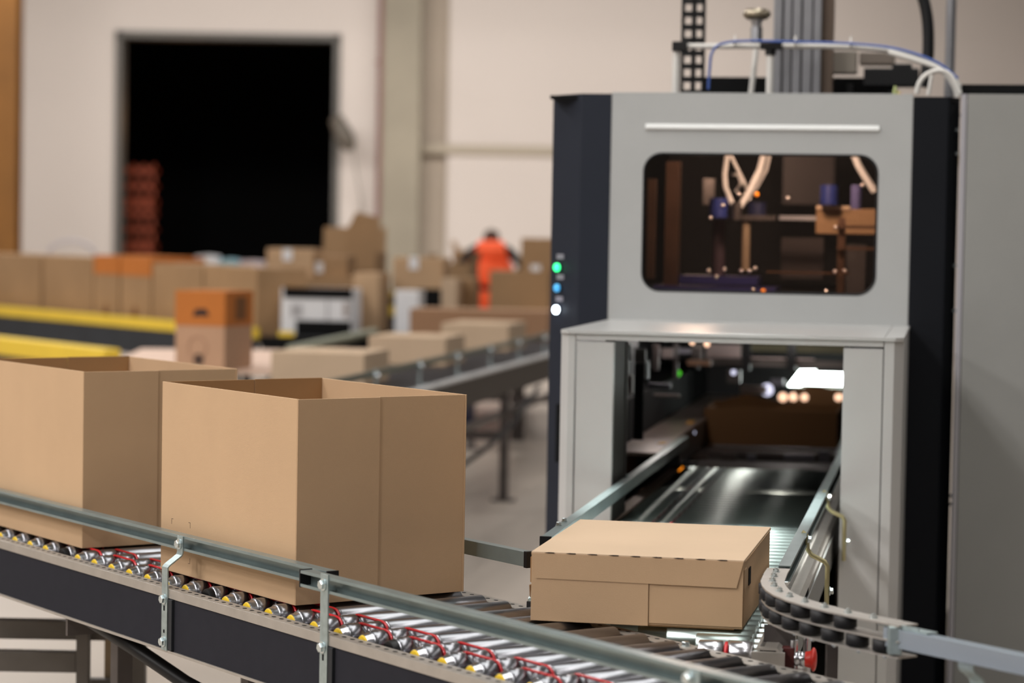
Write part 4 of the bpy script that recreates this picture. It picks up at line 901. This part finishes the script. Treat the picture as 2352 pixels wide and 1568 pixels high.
onp(652, 812, 662, 684, 18.45, pc, BLKM, 'black_band'); onp(680, 808, 737, 771, 18.45, pc, BLKM, 'black_band'); onp(668, 695, 698, 726, 18.45, pc, mat('light_print', (178, 176, 178), .8), 'grey_print'); onp(752, 756, 690, 734, 18.45, pc, mat('light_print2', (160, 158, 160), .8), 'grey_print'); onp(790, 804, 694, 728, 18.45, pc, mat('light_print3', (170, 160, 156), .8), 'grey_print')
g('narrow upright kraft carton right of the printed carton', 810, 872, 628, 768, 18.9, .5, KR)
g('open carton with two flaps raised high against the doorway edge', 712, 868, 580, 757, 21.0, .5, KR2, flaps=[('back', .22)])
fl_ = thing('raised_flap_carton', 'open carton with one very tall leaning flap before the back wall', 'box', loc=tuple(at(782, 636, 20.4)), group='cartons heaped in the middle background')
fp_ = [at(784, 634, 20.4), at(858, 640, 20.4), at(874, 500, 20.4), at(818, 486, 20.4), at(800, 520, 20.4)]; o0 = fl_.location
obj('flap', MB().prism([(p.x - o0.x, p.z - o0.z) for p in fp_], 0, .015, 'y'), KR2, fl_); obj('body', MB().box(0, .3, .015, .4, zh - .01 - o0.z, .06), KR2, fl_)
yb = thing('striped_end_plate', 'yellow and black striped end plate between cartons in the middle background', 'plate', loc=(at(870, 750, 20.2).x, 20.2, 0))
for y0, y1, ma in ((668, 686, mat('dull_yellow', (170, 140, 60), .6)), (686, 700, BLKM), (700, 726, YEL), (726, 760, BELTD)):
    a = at(868, y1, 20.2); b = at(912, y0, 20.2); obj('stripe', MB().box(a.x - yb.location.x, b.x - yb.location.x, 0, .05, a.z, b.z), ma, yb)
obj('post', MB().box(.02, .12, .05, .1, 0, 1.0), DSTEEL, yb)
g('white document box standing on the sorting conveyor right of the striped plate', 906, 962, 668, 768, 18.5, .3, WHITE, name='document_box')
g('black crate behind the white document box', 955, 1010, 664, 768, 19.2, .4, BLKM, name='black_crate')
g('kraft carton with a round white label in the middle of the heap', 902, 1018, 592, 664, 19.3, .45, KR, lab=[(940, 962, 590, 618)])
g('open dark brown carton behind the round-labelled carton', 985, 1082, 606, 760, 20.9, .5, KR2, flaps=[('left', .08), ('right', .1)])
g('pale standing carton left of the person in orange', 1012, 1050, 640, 768, 19.0, .3, KR3)
g('brown carton with a white strip label beside the person in orange', 1052, 1088, 640, 768, 19.3, .4, KR2)
g('large plain brown carton hiding the legs of the person in orange', 1122, 1262, 624, 768, 19.0, .5, KR2)
g('carton standing on the large plain carton at the edge of the machine', 1196, 1270, 548, 623, 19.05, .4, KR2, lab=[(1219, 1242, 608, 622)])
g('open carton with bent flaps just left of the shoulders of the person in orange', 1040, 1100, 574, 610, 28.3, .4, KR2, flaps=[('left', .1)])
g('wide low brown carton behind the row on the middle conveyor', 940, 1262, 714, 775, 17.6, .5, mat('kraft_mauve', (160, 122, 92), .85, var=.05, scale=3))
zt2 = at(1040, 610, 28.3).z; xt2 = at(1040, 610, 28.3).x
t = thing('low_stand', 'small steel stand under the bent-flap carton left of the person in orange', 'stand', loc=(xt2, 28.3, 0))
obj('stand_top', MB().box(-.02, .36, -.06, .46, zt2 - .03, zt2), DSTEEL, t)
for xx, yy in ((0, -.04), (.3, -.04), (0, .4), (.3, .4)): obj('leg', MB().box(xx, xx + .03, yy, yy + .03, 0, zt2 - .03), DSTEEL, t)
# white and pale parcels in front of the dark doorway
for x0, x1, y0, y1, ma, lb in ((445, 502, 586, 614, WHITE, 'small white parcel lying before the black doorway'), (505, 545, 594, 614, mat('pale_blue', (150, 196, 210), .6), 'pale blue parcel right of the small white parcel'), (548, 606, 598, 614, mat('pale_rose', (214, 200, 204), .6), 'pale rose parcel left of the heaped cartons')):
    a = at(x0, y1, 24); b = at(x1, y0, 24); t = thing('parcel', lb, 'parcel', loc=(a.x, 24, a.z)); w_ = b.x - a.x; h = b.z - a.z
    obj('wrapping', MB().prism([(0, 0), (w_, 0), (w_ * .97, h * .9), (w_ * .5, h), (w_ * .05, h * .92)], 0, .25, 'y'), ma, t, .01); obj('parcel_seam', MB().box(w_ * .45, w_ * .5, -.004, 0, 0, h * .9), KEDGE, t)
ps = thing('parcel_shelf', 'low shelf holding the small pale parcels before the doorway', 'shelf', loc=(at(440, 615, 24).x, 24, 0)); zs = at(500, 614, 24).z
obj('board', MB().box(0, .85, -.05, .4, zs - .04, zs), KR2, ps)
for x in (.02, .79): obj('leg', MB().box(x, x + .05, 0, .3, 0, zs - .04), DSTEEL, ps)
# guide rails of the side lane between heap and middle conveyor
t = thing('side_lane_rail', 'pale grey-green guide rail slanting up to the right below the printed carton', 'guide rail', loc=tuple(at(665, 803, 16.2)))
A_ = Vector((0, 0, 0)); B_ = at(862, 762, 17.4) - t.location
obj('rail', MB().tube([A_, B_], .035, 4), mat('pale_rail', (176, 180, 160), .4, .5), t)
for f_ in (.1, .5, .9): p = A_.lerp(B_, f_); obj('post', MB().box(p.x - .02, p.x + .02, p.y - .02, p.y + .02, -t.location.z, p.z), DSTEEL, t)
t = thing('lane_support_stand', 'dark frame of the side lane under the slanting grey-green rail', 'frame', loc=(0, 17.2, 0)); a = at(600, 802, 17.2); b = at(900, 778, 17.2)
obj('beam', MB().box(a.x, b.x, 0, .08, a.z, b.z), BLKM, t); obj('post', MB().box(a.x + .1, a.x + .16, 0, .08, 0, a.z), DSTEEL, t); obj('post', MB().box(b.x - .16, b.x - .1, 0, .08, 0, a.z), DSTEEL, t)
# grey hoop on the far left
a = at(165, 585, 26); t = thing('grey_hoop', 'thin grey hoop standing behind the cartons left of the doorway', 'hoop', loc=(a.x, 26, 0)); r0 = (at(218, 585, 26).x - at(112, 585, 26).x) / 2
obj('hoop', MB().tube([(r0 * math.cos(q), 0, a.z + .6 * r0 * math.sin(q)) for q in [math.pi * k / 16 for k in range(17)]], .02, 8), mat('hoop_grey', (190, 182, 184), .5), t)
for s in (-1, 1): obj('post', MB().tube([(s * r0, 0, 0), (s * r0, 0, a.z)], .02, 8), mat('hoop_grey2', (190, 182, 184), .5), t)

# ------------------------------------------------------------------ person in orange
pp = at(1127, 600, 27.0); PZ = 0
PE = thing('person', 'person in an orange hi-vis vest and trousers seen from behind, bending over cartons', 'person', loc=(pp.x, 27.0, 0), yaw=0)
def skin(name, verts, edges, radii, ma, parent, root=0, sub=1):
    me = bpy.data.meshes.new(name); me.from_pydata(verts, edges, []); me.materials.append(ma); o = bpy.data.objects.new(name, me); COL.objects.link(o); o.parent = parent
    o.modifiers.new('skin', 'SKIN'); sv = me.skin_vertices[0].data
    for i, r in enumerate(radii): sv[i].radius = (r, r) if not isinstance(r, tuple) else r; sv[i].use_root = (i == root)
    s = o.modifiers.new('sub', 'SUBSURF'); s.levels = sub; s.render_levels = sub
    return o
zH = at(1120, 540, 27).z
V = [(0, 0, .95), (0, .02, 1.10), (0, .06, 1.28), (0, .10, 1.42), (0, .16, 1.46), (0, .22, 1.50), (0, .27, 1.54), (0, .30, 1.58),
     (.20, .10, 1.42), (.37, .18, 1.24), (.24, .42, 1.12), (-.20, .10, 1.42), (-.37, .18, 1.23), (-.24, .42, 1.12),
     (.10, 0, .90), (.12, .03, .50), (.13, -.02, .10), (.13, .12, .05), (-.10, 0, .90), (-.12, .03, .50), (-.13, -.02, .10), (-.13, .12, .05)]
Ed = [(0, 1), (1, 2), (2, 3), (3, 4), (4, 5), (5, 6), (6, 7), (3, 8), (8, 9), (9, 10), (3, 11), (11, 12), (12, 13), (0, 14), (14, 15), (15, 16), (16, 17), (0, 18), (18, 19), (19, 20), (20, 21)]
Rd = [(.15, .11), (.14, .10), (.16, .11), (.13, .10), .055, .075, .088, .06, .065, .048, .034, .065, .048, .034, .085, .06, .045, .035, .085, .06, .045, .035]
for s, wv in ((1, 10), (-1, 13)):
    base = V[wv]; 
    for k in range(5):
        i = len(V); ox = (-.028 + .014 * k) * 1.0; ln = (.05, .08, .09, .08, .06)[k]
        if k == 0: V += [(base[0] - s * .035, base[1] + .04, base[2] - .01), (base[0] - s * .045, base[1] + .08, base[2] - .03)]
        else: V += [(base[0] + ox, base[1] + .08, base[2] - .01), (base[0] + ox * 1.15, base[1] + .08 + ln * .6, base[2] - .03)]
        Ed += [(wv, i), (i, i + 1)]; Rd += [.011, .009]
body = skin('body', V, Ed, Rd, CLOTH, PE)
vest = [(0, 0, .98), (0, .02, 1.12), (0, .06, 1.30), (0, .10, 1.44)]
skin('vest', vest + [(.13, .10, 1.42), (-.13, .10, 1.42)], [(0, 1), (1, 2), (2, 3), (3, 4), (3, 5)], [(.27, .17), (.27, .17), (.29, .19), (.25, .16), .12, .12], ORF, PE)
skin('trousers', [(0, 0, .93), (.10, 0, .88), (.12, .03, .5), (.13, -.02, .14), (-.10, 0, .88), (-.12, .03, .5), (-.13, -.02, .14)], [(0, 1), (1, 2), (2, 3), (0, 4), (4, 5), (5, 6)], [(.17, .13), .11, .085, .07, .11, .085, .07], ORF, PE)
hd_ = MB(); 
obj('head_skin', MB().lathe([(-.02, .05), (.02, .072), (.07, .082), (.12, .078), (.16, .055), (.18, .01)], (0, .26, 1.47), (0, .45, 1), 18), SKIN, PE)
obj('nose', MB().lathe([(0, .018), (.03, .008)], (0, .385, 1.52), (0, 1, -.6), 8), SKIN, PE)
for s in (-1, 1):
    obj('ear', MB().lathe([(-.008, .022), (.008, .022)], (s * .084, .29, 1.545), (1, 0, 0), 10), SKIN, PE)
    obj('eye', MB().lathe([(0, .010), (.004, .006)], (s * .03, .392, 1.545), (0, 1, 0), 8), WHITE, PE)
obj('mouth', MB().box(-.02, .02, .355, .362, 1.485, 1.492), mat('lips', (160, 90, 80), .6), PE)
obj('hair', MB().lathe([(.02, .075), (.06, .092), (.12, .092), (.165, .07), (.195, .01)], (0, .24, 1.475), (0, .35, 1), 18), HAIR, PE)
for s in (-1, 1): obj('shoe', MB().box(s * .13 - .045, s * .13 + .045, -.08, .20, 0, .08), SHOE, PE, .02)
